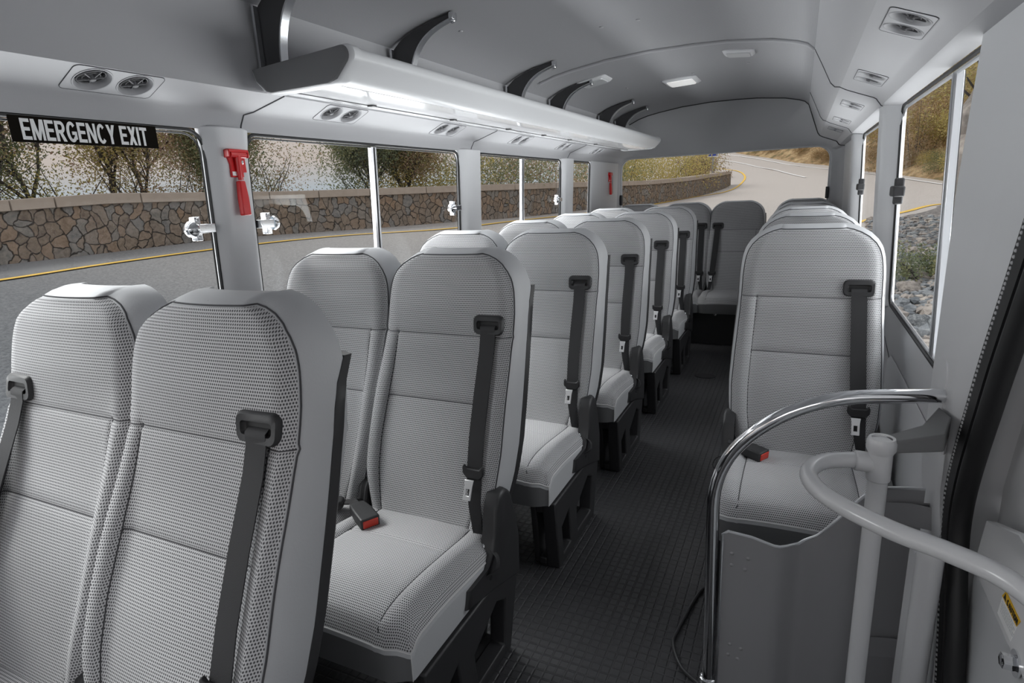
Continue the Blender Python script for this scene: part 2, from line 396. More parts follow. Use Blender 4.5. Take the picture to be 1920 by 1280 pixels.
ceil = sheet(list(reversed(CEIL)), Y0, Y1+.02, -.04, 'ceiling', 'headliner')
struct(ceil, 'grey fabric arched ceiling of the minibus', 'ceiling')
# sea-side wall: cove above the windows + lower wall
wl = sheet(LCOVE, Y0, Y1+.02, .018, 'wall_left', 'cove_plastic', smooth=24)
struct(wl, 'grey cove panel over the windows with the long luggage rack', 'wall')
mb = MB(); prof = [(-1.50, .66), (-1.488, .70), (-1.498, .733), (-1.518, .733), (-1.55, .66), (-1.55, -.05), (-1.525, -.05), (-1.515, .3)]
mb.loft([[(x, y, z) for x, z in prof] for y in (Y0, Y1+.02)])
lw = mb.build('lower_panel', 'wall_plastic', wl, bevel=.006)
seam = MB()
for yy in (1.30, 2.66, 4.03):
    pts = [(x+.0005, yy+.0 if i < 3 else yy+.02+.5*(x+1.447), z) for i, (x, z) in enumerate(LCOVE[:6])]
    seam.tube(pts, .0022, 6)
seam.build('panel_seam', 'thread', wl)
# hill-side wall: air duct over the windows + lower wall
wr = sheet(RCOVE, Y0, Y1+.02, .018, 'wall_right', 'cove_plastic', smooth=24)
struct(wr, 'grey moulded air duct running over the hill side windows', 'wall')
mb = MB(); prof = [(.320, .70), (.327, .733), (.342, .733), (.345, -.05), (.335, -.05), (.330, .4)]
mb.loft([[(x, y, z) for x, z in prof] for y in (1.30, Y1+.02)])
mb.build('lower_panel', 'wall_plastic', wr, bevel=.006)
mb = MB()
mb.loft([[(x, y, z) for x, z in [(.322, .60), (.31, .58), (.306, .30), (.33, .25)]] for y in (1.55, 2.35)], closed=True)
mb.build('wall_pocket', 'wall_plastic', wr, bevel=.012, seg=3)
seam = MB()
for ys, yt in ((2.62, 3.12), (4.05, 4.6)):
    L = len(RCOVE)
    seam.tube([(x-.0005, ys + (yt-ys)*max(0, 1-i/4.) if i < 5 else ys, z-.0003) for i, (x, z) in enumerate(RCOVE)], .0022, 6)
seam.tube([(.3225, 1.5, .35), (.3225, 2.6, .62), (.3225, 3.2, .66)], .0012, 6)
seam.build('panel_seam', 'thread', wr)

# rear wall with the window opening
def body_outline():
    left = [(-1.525, -.02), (-1.51, .3), (-1.50, .72), (-1.487, 1.0), (-1.475, 1.3)]+LCOVE[:-1]
    return left+CEIL[:-1]+RCOVE+[(.31, 1.2), (.325, .7), (.335, -.02)]
OUT = body_outline()
WX0, WX1, WZ0, WZ1 = -1.475, .197, .80, 1.452
INN = rrect(WX0, WZ0, WX1, WZ1, .10, 8)
def ray_poly(poly, c, a):
    d = (math.cos(a), math.sin(a)); best = None
    for i in range(len(poly)):
        p, q = poly[i], poly[(i+1) % len(poly)]
        ex, ez = q[0]-p[0], q[1]-p[1]; den = d[0]*ez-d[1]*ex
        if abs(den) < 1e-12: continue
        t = ((p[0]-c[0])*ez-(p[1]-c[1])*ex)/den; u = ((p[0]-c[0])*d[1]-(p[1]-c[1])*d[0])/den
        if t > 0 and -1e-6 <= u <= 1+1e-6 and (best is None or t > best): best = t
    return (c[0]+d[0]*best, c[1]+d[1]*best)
cw = ((WX0+WX1)/2, 1.15)
angs = sorted(set([math.atan2(p[1]-cw[1], p[0]-cw[0]) for p in OUT+INN]+[-PI+2*PI*i/120 for i in range(120)]))
def ring_at(f, y):
    r = []
    for a in angs:
        o_ = ray_poly(OUT, cw, a); i_ = ray_poly(INN, cw, a)
        r.append((lerp(o_[0], i_[0], f), y, lerp(o_[1], i_[1], f)))
    return r
mb = MB()
mb.loft([ring_at(0, 5.30), ring_at(.10, 5.325), ring_at(.3, 5.375), ring_at(.6, 5.415), ring_at(.85, 5.42), ring_at(.93, 5.425), ring_at(1., 5.445), ring_at(1.0, 5.50), ring_at(.3, 5.50), ring_at(-.06, 5.36), ring_at(-.06, 5.30), ring_at(0, 5.30)], closed=True, cap=False)
rear = mb.build('wall_rear', 'cove_plastic', smooth=45)
struct(rear, 'grey moulded rear wall around the wide back window', 'wall')
sm = MB(); sm.tube([(p[0], 5.296, p[1]-.002) for p in CEIL]+[(p[0]-.002, 5.296, p[1]) for p in RCOVE[1:]], .005, 6); sm.build('rubber_seam', 'rubber', rear)

# floor with step well by the door
mb = MB(); FP = [(-1.53, Y0), (-.20, Y0), (-.20, 1.20), (-.13, 1.29), (.34, 1.29), (.34, 5.5), (-1.53, 5.5)]
mb.prism(FP, 2, -.05, 0)
fl = mb.build('floor', 'floor', smooth=0); struct(fl, 'dark grey vinyl bus floor with small raised squares', 'floor')
mb = MB(); mb.box((-.20, Y0, -.36), (.42, 1.29, -.31)); mb.box((-.215, Y0, -.36), (-.2, 1.2, -.05)); mb.box((-.2, 1.28, -.36), (.34, 1.29, -.05))
mb.build('step_well', 'floor', fl, smooth=0)
mb = MB(); mb.box((-1.55, Y0-.04, -.05), (.42, Y0, .92)); mb.box((-1.55, Y0-.04, 1.62), (.42, Y0, 1.95)); mb.box((-1.55, Y0-.04, .92), (-1.45, Y0, 1.62)); mb.box((.30, Y0-.04, .92), (.42, Y0, 1.62))
wf = mb.build('added_wall_front', 'cove_plastic', None, smooth=0); struct(wf, 'added unseen front wall with an opening, behind the viewer', 'wall')  # unseen front end, added to cut low light from ahead
mb = MB(); mb.box((.34, Y0, -.36), (.42, -.06, .95)); mb.box((.34, Y0, 1.40), (.42, -.06, 1.95)); mb.build('added_side_closure', 'cove_plastic', wf, smooth=0)  # unseen side closure, added along with the front wall
# outer body skin so daylight only comes in through the windows
mb = MB(); mb.box((-1.66, Y0, 1.95), (.50, 5.6, 1.98)); sk = mb.build('roof_skin', 'door_paint', ceil, smooth=0)

# ------------------------------------------------------------------ pillars
def pillar(i, side, ya, yb, label, zb=.72, zt=None, dep=.03, flare=.012):
    mb = MB(); rings = []
    zt = zt or (1.415 if side < 0 else 1.445)
    X = xl if side < 0 else xr; s = 1 if side < 0 else -1
    for k in range(9):
        f = k/8; z = lerp(zb, zt, f); x = X(z); fl_ = flare*sstep(.86, 1, f)
        bev = .035
        rings.append([(x-s*.017, ya-fl_, z), (x, ya-fl_, z), (x+s*dep*.75, ya+bev*.55, z), (x+s*dep, ya+bev, z), (x+s*dep, yb-bev, z), (x+s*dep*.75, yb-bev*.55, z), (x, yb+fl_, z), (x-s*.017, yb+fl_, z)])
    mb.loft(rings)
    o = mb.build(f'trim_{i}', 'pillar_plastic', bevel=.004); return struct(o, label, 'pillar')
pillar(1, -1, 1.175, 1.315, 'pale grey window pillar carrying the near red hammer')
pillar(2, -1, 2.55, 2.74, 'pale grey window pillar between second and third sea side windows')
pillar(3, -1, 3.92, 4.12, 'narrow pale grey window pillar before the last small sea side window')
p4 = pillar(4, -1, 4.55, 5.33, 'wide pale grey corner post with the far hammer', dep=.012, flare=0)
pillar(5, 1, 2.58, 2.76, 'grey pillar between the two hill side windows', dep=.052, zt=1.45)
pillar(6, 1, 4.06, 4.30, 'grey pillar near the rear corner on the hill side', dep=.045, zt=1.45)
pillar(7, 1, 4.30, 5.33, 'pale grey rear corner post on the hill side', dep=.02, flare=0, zt=1.45)

# ------------------------------------------------------------------ windows
def window(i, side, ya, yb, zb, zt, label, dividers=(), latches=(), black_latch=False, r=.04):
    X = xl if side < 0 else xr; s = 1 if side < 0 else -1
    root = bpy.data.objects.new(f'window_{i}', None); C.objects.link(root); struct(root, label, 'window')
    root.location = (X((zb+zt)/2), (ya+yb)/2, (zb+zt)/2); L = root.location
    def P(y, z, d): return (X(z)-s*d-L.x, y-L.y, z-L.z)
    loop = rrect(ya+.004, zb, yb-.004, zt, r, 6)
    g = MB(); g.loft([[P(y, z, .018) for y, z in loop], [P(y, z, .022) for y, z in loop]]); g.build('pane', 'glass', root, smooth=0)
    f = MB(); f.tube([P(y, z, .004) for y, z in loop], .0055, 6, closed=True); f.build('rubber_seal', 'rubber', root)
    il = rrect(ya+.012, zb+.009, yb-.012, zt-.009, r, 6); w_ = .0055 if side > 0 else .0026
    f = MB(); f.tube([P(y, z, .010) for y, z in il], w_, 6, closed=True); f.build('frame', 'alu' if side > 0 else 'rubber', root)
    for y in dividers:
        d = MB()
        d.loft([[P(y-.014, z, .022), P(y-.014, z, .006), P(y-.003, z, .004), P(y-.003, z, .022)] for z in (zb+.01, zt-.008)])
        d.loft([[P(y-.003, z, .026), P(y-.003, z, .012), P(y+.004, z, .012), P(y+.004, z, .026)] for z in (zb+.01, zt-.008)], mi=1)
        d.loft([[P(y+.004, z, .022), P(y+.004, z, .002), P(y+.013, z, .002), P(y+.013, z, .022)] for z in (zb+.01, zt-.008)])
        d.build('sliding_divider', ['alu', 'rubber'], root, bevel=.001)
    for y, dr in latches:
        z = 1.146
        if black_latch:
            lt = MB(); lt.box(*[tuple(c) for c in (Vector(P(y-.05, z-.018, .012)), Vector(P(y+.05, z+.018, -.022)))])
            lt.box(Vector(P(y-.012, z-.045, .012)), Vector(P(y+.012, z+.045, -.014)))
            lt.build('latch', 'black_plastic', root, bevel=.006, seg=3)
        else:
            lt = MB(); lt.box(Vector(P(y-.026, z-.012, .012)), Vector(P(y+.026, z+.012, -.02)))
            lt.box(Vector(P(y-.008*dr, z-.032, .014)), Vector(P(y-.026*dr, z+.032, -.006)))
            lt.lathe([(.0, -.004), (.006, -.004), (.006, .004), (0, .004)], P(y-.017*dr, z+.024, -.006), (s, 0, 0), 10, 0)
            lt.lathe([(.0, -.004), (.006, -.004), (.006, .004), (0, .004)], P(y-.017*dr, z-.024, -.006), (s, 0, 0), 10, 0)
            hd = lt.build('latch', 'chrome', root, bevel=.004, seg=3)
            kn = MB(); kn.lathe([(0, 0), (.021, .0), (.022, .005), (.015, .016), (.006, .021), (0, .022)], P(y-.034*dr, z, -.004), (.35*s, -dr*.9, 0), 20); kn.build('thumb_grip', 'chrome', hd)
    return root
window(1, -1, -.95, 1.18, .735, 1.404, 'front sea side window with the emergency exit sign', (), ((1.135, 1),), r=.05)
window(2, -1, 1.312, 2.552, .735, 1.404, 'second sea side window with one sliding divider', (1.915,), ((1.345, -1), (2.50, 1)))
window(3, -1, 2.738, 3.922, .735, 1.404, 'third sea side window with a slim divider', (3.30,), ((3.87, 1),))
window(4, -1, 4.118, 4.555, .735, 1.404, 'small last sea side window before the corner post')
window(5, 1, 1.47, 2.585, .735, 1.434, 'hill side window behind the door with a chrome divider', (1.78,), ((2.50, 1),), True)
window(6, 1, 2.755, 4.065, .735, 1.434, 'farther hill side window near the rear', (), ((3.98, 1),), True)
rw = bpy.data.objects.new('window_7', None); C.objects.link(rw); rw.location = (cw[0], 5.46, cw[1]); struct(rw, 'wide back window with rounded corners looking up the road', 'window')
g = MB(); g.loft([[(x-cw[0], d, z-cw[1]) for x, z in rrect(WX0, WZ0, WX1, WZ1, .1, 8)] for d in (.0, .004)]); g.build('pane', 'glass', rw, smooth=0)
f = MB(); f.tube([(x-cw[0], -.012, z-cw[1]) for x, z in rrect(WX0+.002, WZ0+.002, WX1-.002, WZ1-.002, .1, 8)], .006, 6, closed=True); f.build('rubber_seal', 'pillar_plastic', rw)
for x in (WX0+.008, WX1-.008):
    h = MB(); h.box((x-cw[0]-.010, -.05, 1.05-cw[1]), (x-cw[0]+.010, -.005, 1.14-cw[1])); h.build('hinge', 'black_plastic', rw, bevel=.004)

# ================================================================== SEATS
HB = [(.33, .168), (.37, .180), (.42, .192), (.48, .203), (.56, .208), (.66, .205), (.80, .199), (.90, .198), (.93, .196), (.955, .193), (.98, .186), (1.0, .174), (1.018, .156), (1.031, .135), (1.040, .113), (1.045, .092)]
PROF = [(.33, -.195), (.40, -.170), (.47, -.142), (.56, -.108), (.66, -.070), (.75, -.036), (.835, -.008), (.88, .003), (.95, .018), (1.0, .028), (1.045, .036)]
SEAM_Z, MID_Z = .835, .665
def smooth_tab(tab, x):
    # small smoothing of a piecewise-linear table
    return sum(interp(tab, x+d)*w_ for d, w_ in ((-.02, .25), (0, .5), (.02, .25)))
def back_pt(u, z):
    w_ = interp(HB, z); x = w_*u; y = smooth_tab(PROF, min(max(z, .33), 1.045))
    au = abs(u); body = 1-sstep(.62, .90, z)
    y -= .024*sstep(.70, .86, au)*body*sstep(.33, .5, z)
    y += .006*body*(1-au*au)*math.sin(PI*min(1, max(0, (z-.66)/.2)))
    y -= .012*(1-au*au)*sstep(.835, .93, z)
    y -= .010*(1-au*au)*sstep(.66, .55, z)*sstep(.36, .5, z)
    y += .016*sstep(.90, 1., au)**1.0
    y += .012*sstep(1.0, 1.045, z)
    g = 0
    g += .0045*math.exp(-((z-SEAM_Z)/.006)**2)
    if z < SEAM_Z+.004: g += .0045*math.exp(-((au-.77)/.022)**2)
    if au < .78: g += .004*math.exp(-((z-MID_Z)/.006)**2)
    return Vector((x, y+g, z))
def make_back(parent):
    zs = sorted(set([.33+.0225*i for i in range(30)]+[SEAM_Z-.008, SEAM_Z, SEAM_Z+.008, MID_Z-.008, MID_Z, MID_Z+.008]+[.9+.0125*i for i in range(8)]+[1.0, 1.009, 1.018, 1.025, 1.031, 1.036, 1.040, 1.0445]))
    zs = [z for z in zs if z <= 1.0446]
    us = sorted(set([round(-1+.1*i, 3) for i in range(21)]+[s*v for s in (-1, 1) for v in (.74, .755, .77, .785, .95, .975)]))
    mb = MB(); G = [[back_pt(u, z) for u in us] for z in zs]; nu = len(us)
    mb.loft(G, 0, closed=False, cap=False, uv=grid_uv(G))
    B = [G[i][0] for i in range(len(zs))]+G[-1][1:-1]+[G[i][-1] for i in range(len(zs)-1, -1, -1)]
    def off(i):
        a = B[max(i-1, 0)]; b = B[min(i+1, len(B)-1)]; t = Vector((b.x-a.x, 0, b.z-a.z)); 
        if t.length < 1e-7: t = Vector((0, 0, 1))
        t.normalize(); return Vector((-t.z, 0, t.x))
    O = [off(i) for i in range(len(B))]
    for _ in range(6): O = [(O[max(i-1, 0)]+O[i]*2+O[min(i+1, len(O)-1)]).normalized() for i in range(len(O))]
    def dpt(z): return .105 if z < .8 else lerp(.105, .075, (z-.8)/.25)
    loops = [B, [p+o*.004+Vector((0, .006, 0)) for p, o in zip(B, O)], [p+o*.010+Vector((0, .02, 0)) for p, o in zip(B, O)],
             [p+o*.016+Vector((0, dpt(p.z)*.6, 0)) for p, o in zip(B, O)], [p+o*.015+Vector((0, dpt(p.z), 0)) for p, o in zip(B, O)], [p-o*.01+Vector((0, dpt(p.z)+.012, 0)) for p, o in zip(B, O)]]
    mb.loft(loops, 1, closed=False, cap=False)
    # rear face
    L = loops[-1]; ns = len(zs); bk = [[L[i].lerp(L[len(L)-1-i], t/6) for t in range(7)] for i in range(ns)]
    mb.loft(bk, 1, closed=False, cap=False)
    # stitched seams
    off_ = Vector((0, -.0004, 0))
    mb.tube([back_pt(-1+2*i/40, SEAM_Z)+off_ for i in range(41)], .0013, 5, 2)
    mb.tube([back_pt(-.77+1.54*i/30, MID_Z)+off_ for i in range(31)], .0013, 5, 2)
    for s in (-1, 1): mb.tube([back_pt(.77*s, .35+(SEAM_Z-.35)*i/30)+off_ for i in range(31)], .0013, 5, 2)
    mb.tube([p+o*.003+Vector((0, .003, 0)) for p, o in zip(B, O)], .0016, 6, 2)
    # little pleat on the top band
    mb.tube([Vector((.0, .05, 1.05)), Vector((.006, .075, 1.053)), Vector((.004, .1, 1.05))], .003, 6, 1)
    return mb.build('backrest', ['fabric_back', 'vinyl', 'thread'], parent, smooth=60)
def make_shell(parent):
    mb = MB(); rings = []
    for i in range(18):
        z = .30+(.955-.30)*i/17; w_ = interp(HB, max(z, .33))+.021; y = smooth_tab(PROF, max(z, .33))
        e = sstep(.955, .90, z)
        rings.append([(-w_, y+.118-.02*e, z), (-w_*.9, y+.128, z), (w_*.9, y+.128, z), (w_, y+.118-.02*e, z), (w_-.004, y+.105-.025*e, z), (-w_+.004, y+.105-.025*e, z)])
    mb.loft(rings)
    return mb.build('back_shell', 'black_gloss', parent, smooth=50)
CT = [(-.565, .352), (-.555, .368), (-.53, .381), (-.48, .387), (-.40, .384), (-.30, .374), (-.22, .366), (-.15, .362)]
def cush_pt(u, y, hw=.205):
    au = abs(u); z = smooth_tab([(a, b) for a, b in CT], y) if y > -.54 else interp(CT, y)
    ff = sstep(-.565, -.49, y)
    z += .010*(1-au*au) + .012*math.exp(-((au-.84)/.10)**2)*sstep(-.15, -.3, y)*ff
    z -= lerp(.010, .022, ff)*sstep(.88, 1, au)
    z -= .0045*math.exp(-((au-.70-.0*y)/.022)**2)*(1 if y < -.2 else .6)*lerp(.35, 1, ff)
    z -= .004*math.exp(-((y+.30)/.007)**2)*(1 if au < .7 else 0)
    yy = y + (.02*sstep(.80, 1., au)*sstep(-.45, -.565, y))
    return Vector((u*hw, yy, z))
def make_cushion(parent):
    ys = sorted(set([-.565, -.562, -.555, -.545, -.53]+[-.15-.0285*i for i in range(14)]+[-.308, -.30, -.292]))
    us = sorted(set([round(-1+.1*i, 3) for i in range(21)]+[s*v for s in (-1, 1) for v in (.67, .685, .70, .715, .73, .95, .975)]))
    mb = MB(); G = [[cush_pt(u, y) for u in us] for y in ys]; mb.loft(G, 0, closed=False, cap=False, uv=grid_uv(G))
    B = [G[i][0] for i in range(len(ys)-1, -1, -1)]+G[0][1:-1]+[G[i][-1] for i in range(len(ys))]
    O = []
    for i in range(len(B)):
        t = B[min(i+1, len(B)-1)]-B[max(i-1, 0)]; t = Vector((t.x, t.y, 0)).normalized(); O.append(Vector((t.y, -t.x, 0)))
    for _ in range(2): O = [(O[max(i-1, 0)]+O[i]*2+O[min(i+1, len(O)-1)]).normalized() for i in range(len(O))]
    if O[len(O)//2].y > 0: O = [-o for o in O]
    def lowr(dz, k, zabs=None): return [Vector((p.x+o.x*k, p.y+o.y*k, p.z-dz if zabs is None else zabs)) for p, o in zip(B, O)]
    uvs = []; acc = 0
    for i, p in enumerate(B):
        if i: acc += (p-B[i-1]).length
        uvs.append(acc)
    mb.loft([B, lowr(.010, .006), lowr(.022, .010)], 0, closed=False, cap=False, uv=[(u, v) for v in (0, .011, .023) for u in uvs])
    rr = [lowr(.022, .010), lowr(.034, .012), lowr(0, .011, .285), lowr(0, .008, .252), lowr(0, -.01, .248)]
    mb.loft(rr[:2], 1, closed=False, cap=False)
    nb = len(B); k0 = min(range(nb), key=lambda i: (B[i]-Vector((-.205, -.545, B[i].z))).length); k1 = min(range(nb), key=lambda i: (B[i]-Vector((.205, -.545, B[i].z))).length); k0, k1 = min(k0, k1), max(k0, k1)
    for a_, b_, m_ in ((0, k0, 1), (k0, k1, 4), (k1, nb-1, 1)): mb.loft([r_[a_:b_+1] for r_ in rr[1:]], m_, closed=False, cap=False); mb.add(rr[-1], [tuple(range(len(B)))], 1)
    back = [Vector((p.x, p.y, .248)) for p in G[-1]]; mb.loft([G[-1], back], 1, closed=False, cap=False)
    e = Vector((0, 0, .0004))
    for s in (-1, 1):
        mb.tube([cush_pt(.70*s, -.16-.40*i/30)+e for i in range(31)]+[cush_pt(.72*s, -.564)+e], .0013, 5, 2)
    mb.tube(lowr(.023, .0105), .0018, 5, 3)
    for sgn in (-1, 1):
        k = min(range(len(B)), key=lambda i: (B[i]-Vector((sgn*.205, -.545, B[i].z))).length)
        mb.tube([r_[k]+O[k]*.0006 for r_ in rr[:4]], .0013, 5, 3)
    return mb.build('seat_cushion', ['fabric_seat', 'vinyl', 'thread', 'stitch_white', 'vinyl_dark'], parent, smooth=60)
def make_pedestal(parent, s):
    mb = MB()
    poly = [(-.525, .246), (-.50, .0), (-.135, .0), (-.075, .20), (-.075, .246)]
    holes = [[(-.468, .135), (-.40, .165), (-.385, .035), (-.455, .03)], [(-.325, .13), (-.315, .035), (-.17, .035), (-.155, .165), (-.20, .19)]]
    mb.prism(poly, 0, s*.175, s*.222, 0, holes)
    mb.prism([(-.515, .244), (-.49, .002), (-.14, .002), (-.08, .20), (-.08, .244)], 0, s*.128, s*.150, 0)
    mb.box((s*.15-.002, -.50, .002), (s*.178, -.14, .028)); 
    mb.box((s*.15-.002, -.515, .20), (s*.178, -.49, .244))
    p = mb.build('pedestal', 'black_plastic', parent, smooth=30, bevel=.005)
    bt = MB(); bt.lathe([(0, 0), (.016, 0), (.016, .004), (.009, .005), (.009, .016), (0, .017)], (s*.165, -.30, .028), (0, 0, 1), 12); bt.build('bolt', 'steel', p)
    return p
def make_side_cover(parent, s):
    mb = MB()
    base = [(-.335, .312), (-.25, .314), (-.218, .335), (-.198, .38), (-.184, .44), (-.163, .473), (-.13, .478), (-.104, .458), (-.078, .39), (-.06, .30), (-.066, .19), (-.21, .235), (-.345, .268)]
    P = [Vector(p) for p in base]
    c = Vector((-.17, .33))
    def ring(x, k): return [(x, p.x+(c.x-p.x)*k, p.y+(c.y-p.y)*k) for p in P]
    mb.loft([ring(s*.190, 0), ring(s*.218, 0), ring(s*.225, .03), ring(s*.2275, .09)])
    mb.lathe([(0, 0), (.006, 0), (.006, .002), (0, .002)], (s*.2270, -.235, .285), (s, 0, 0), 12, 1)
    return mb.build('side_cover', ['black_gloss', 'rubber'], parent, smooth=50)
def guide_mesh(parent, s):
    c = Vector((s*.138, 0, .868)); mb = MB()
    def yf(x, z): return back_pt(x/.198, z).y
    out = rrect(-.044, -.025, .044, .025, .014, 5); inn = rrect(-.031, -.010, .031, .010, .006, 5)
    def pt(p, d): x = c.x+p[0]; z = c.z+p[1]; return (x, yf(x, z)-d, z)
    k = len(out)
    mb.loft([[pt(p, -.006) for p in out], [pt(p, .004) for p in out], [pt((p[0]*.93, p[1]*.88), .009) for p in out], [pt((p[0]*1.06, p[1]*1.1), .009) for p in inn], [pt(p, .003) for p in inn], [pt((p[0]*.9, p[1]*.8), .001) for p in inn]], 0, closed=True, cap=False)
    mb.add([pt((p[0]*.9, p[1]*.8), .001) for p in inn], [tuple(range(k))], 1)
    return mb.build('belt_guide', ['black_plastic', 'vent_dark'], parent, smooth=50)
def make_belt(parent, s, latch_z=.52, ped=True):
    xs = [(.868, .138, .002), (.862, .138, -.007), (.853, .1385, -.013), (.842, .139, -.016), (.80, .141, -.026), (.70, .144, -.056), (.60, .148, -.086), (.52, .153, -.112), (.44, .161, -.148), (.38, .170, -.180), (.345, .178, -.195)]
    mb = MB(); rings = []
    for z, x, y in xs:
        yb = min(back_pt(min(.97, (x+q*.024)/.198), max(z, .34)).y for q in (-1, -.5, 0, .5, 1)) if z < .84 else back_pt(min(.97, x/.198), max(z, .34)).y; y = min(y, yb-.006) if z < .84 else (yb-.002 if z > .865 else min(y, yb-.0105))
        wd = .0215 if z > .55 else lerp(.010, .022, max(0, (z-.345)/.2)); tw = 0 if z > .55 else (.55-z)*2.5
        dx, dy = wd*math.cos(tw), wd*math.sin(tw)
        rings.append([Vector((s*(x-dx), y-dy, z)), Vector((s*(x+dx), y+dy, z)), Vector((s*(x+dx), y+dy+.0022, z)), Vector((s*(x-dx), y-dy+.0022, z))])
    mb.loft(rings); b = mb.build('seat_belt', 'webbing', parent, smooth=60)
    # tongue
    i = min(range(len(xs)), key=lambda j: abs(xs[j][0]-latch_z)); z = latch_z; x = interp([(a, b_) for a, b_, c_ in reversed(xs)], z)
    y = min(interp([(a, c_) for a, b_, c_ in reversed(xs)], z), min(back_pt(min(.97, (x+q*.03)/.198), z).y for q in (-1, 0, 1))-.006)
    t = MB(); ol = [(-.030, .012), (-.026, .020), (-.018, .010), (.018, .010), (.026, .020), (.030, .012), (.030, -.004), (.018, -.018), (-.018, -.018), (-.030, -.004)]
    t.loft([[(s*x+p[0], y-d, z+p[1]) for p in ol] for d in (.002, .012)])
    to = t.build('belt_tongue', 'black_plastic', b, smooth=30, bevel=.003)
    mt = MB(); fr = [(-.013, -.016), (.013, -.016), (.011, -.030), (.011, -.062), (-.011, -.062), (-.011, -.030)]; ho = [(-.005, -.036), (.005, -.036), (.005, -.052), (-.005, -.052)]
    mt.prism([(s*x-.006+p[0], z+p[1]) for p in fr], 1, y-.016, y-.012, 0, [[(s*x-.006+p[0], z+p[1]) for p in ho]])
    mt.v = [(vx, vy-(z-vz)*.45+.002, vz) for vx, vy, vz in mt.v]
    m_ = mt.build('tongue_plate', 'tongue_metal', b, smooth=30, bevel=.001); m_['label'] = 'bright metal tongue plate'
    an = MB(); an.lathe([(0, 0), (.012, 0), (.014, .006), (.008, .012), (0, .013)], (s*.195, -.20, .345), (s, -.3, .2), 14)
    an.box((s*.175-.012, -.205, .325), (s*.175+.012, -.185, .365)); an.build('belt_anchor', 'steel', b, bevel=.003)
    return b
def make_buckle(parent, s):
    mb = MB(); c = Vector((-s*.135, -.255, .395)); a = math.radians(35*s+180 if s < 0 else 35)
    d = Vector((math.cos(a)*1, -math.sin(a)*.8, -.08)).normalized(); sd = d.cross(Vector((0, 0, 1))).normalized(); up = sd.cross(d)
    def R(t, w_, h_): return [c+d*t+sd*x+up*z for x, z in ((-w_, -h_), (w_, -h_), (w_, h_), (-w_, h_))]
    mb.loft([R(-.055, .012, .007), R(-.045, .022, .012), R(.0, .026, .015), R(.048, .026, .016)])
    b = mb.build('buckle', 'black_plastic', parent, smooth=30, bevel=.005, seg=3)
    rb = MB(); rb.loft([R(.044, .022, .012), R(.0505, .020, .010)]); r_ = rb.build('release_button', 'red_button', b, bevel=.002); r_['label'] = 'red release button'
    st = MB(); e = c-d*.05
    pts = [e, e-d*.03+Vector((0, 0, -.004)), Vector((-s*.195, -.17, .375)), Vector((-s*.21, -.12, .37))]
    st.loft([[p+Vector((-.0, -.014, .002)), p+Vector((0, .014, .002)), p+Vector((0, .014, -.001)), p+Vector((0, -.014, -.001))] for p in pts]); st.build('buckle_strap', 'webbing', b)
    return b
def make_tab(parent, s):
    mb = MB(); pts = spline([(s*.205, -.20, .345), (s*.238, -.215, .335), (s*.246, -.235, .315), (s*.225, -.25, .30)], 5)
    mb.loft([[p+Vector((0, -.009, .004)), p+Vector((0, .009, -.004)), p+Vector((0, .009, -.006)), p+Vector((0, -.009, .002))] for p in pts])
    return mb.build('pull_strap', 'webbing', parent)
def make_seat(name, belt, ped, latch_z=.52):
    r = thing(name, '', 'seat')
    make_back(r); make_shell(r); make_cushion(r); guide_mesh(r, belt); make_belt(r, belt, latch_z)
    if ped:
        make_pedestal(r, ped); make_side_cover(r, ped); make_tab(r, ped)
        make_buckle(r, belt)
    else:
        mb = MB(); mb.box((-.03, -.50, 0), (.03, -.45, .285)); mb.box((-.03, -.16, 0), (.03, -.11, .285)); mb.box((-.03, -.5, 0), (.03, -.11, .03)); mb.build('leg_frame', 'black_plastic', r, bevel=.006)
        make_buckle(r, belt)
    # black hinge cover between the seats
    mb = MB(); x0 = -ped*.205 if ped else (-belt*.205)
    mb.loft([[(x0-.012, -.20, .33), (x0+.012, -.20, .33), (x0+.012, -.06, .33), (x0-.012, -.06, .33)], [(x0-.012, -.17, .42), (x0+.012, -.17, .42), (x0+.012, -.05, .42), (x0-.012, -.05, .42)], [(x0-.010, -.12, .47), (x0+.010, -.12, .47), (x0+.010, -.05, .47), (x0-.010, -.05, .47)]])
    mb.build('hinge_cover', 'black_gloss', r, bevel=.004)
    return r
ROWY = [.604, 1.348, 2.086, 2.820, 3.553, 4.300]
ORD = ['front', 'second', 'third', 'fourth', 'fifth', 'sixth']
AX, WXX, RX, CX = -.857, -1.262, .045, -.452
aisle = make_seat('passenger_seat', 1, 1); window_s = make_seat('passenger_seat', -1, 0); single = make_seat('passenger_seat', 1, -1)
alab = ['grey aisle seat of the front pair, upper back and belt only, nearest the camera',
        'grey aisle seat of the second pair with red buckle and full cushion in view',
        'grey aisle seat of the third pair, just behind the seat with the red buckle',
        'grey aisle seat of the fourth pair with its chrome belt tongue beside the gangway',
        'grey aisle seat of the fifth pair counted from the front',
        'grey aisle seat of the sixth pair, next before the rear bench']
wlab = ['grey window seat of the front pair below the emergency exit sign',
        'grey window seat of the second pair beside the divided window',
        'pale grey window seat of the third pair, only its top showing',
        'pale grey window seat of the fourth pair, mostly hidden behind the third aisle seat',
        'pale grey window seat of the fifth pair, a rounded top by the small last window',
        'pale grey window seat of the sixth pair, just a sliver by the corner post']
for i, y in enumerate(ROWY):
    o = aisle if i == 0 else copy_tree(aisle); o.location = (AX-(.014 if i == 0 else 0), y, 0); tag(o, alab[i], 'seat', 'paired seats along the sea side windows')
    o = window_s if i == 0 else copy_tree(window_s); o.location = (WXX, y, 0); tag(o, wlab[i], 'seat', 'paired seats along the sea side windows')
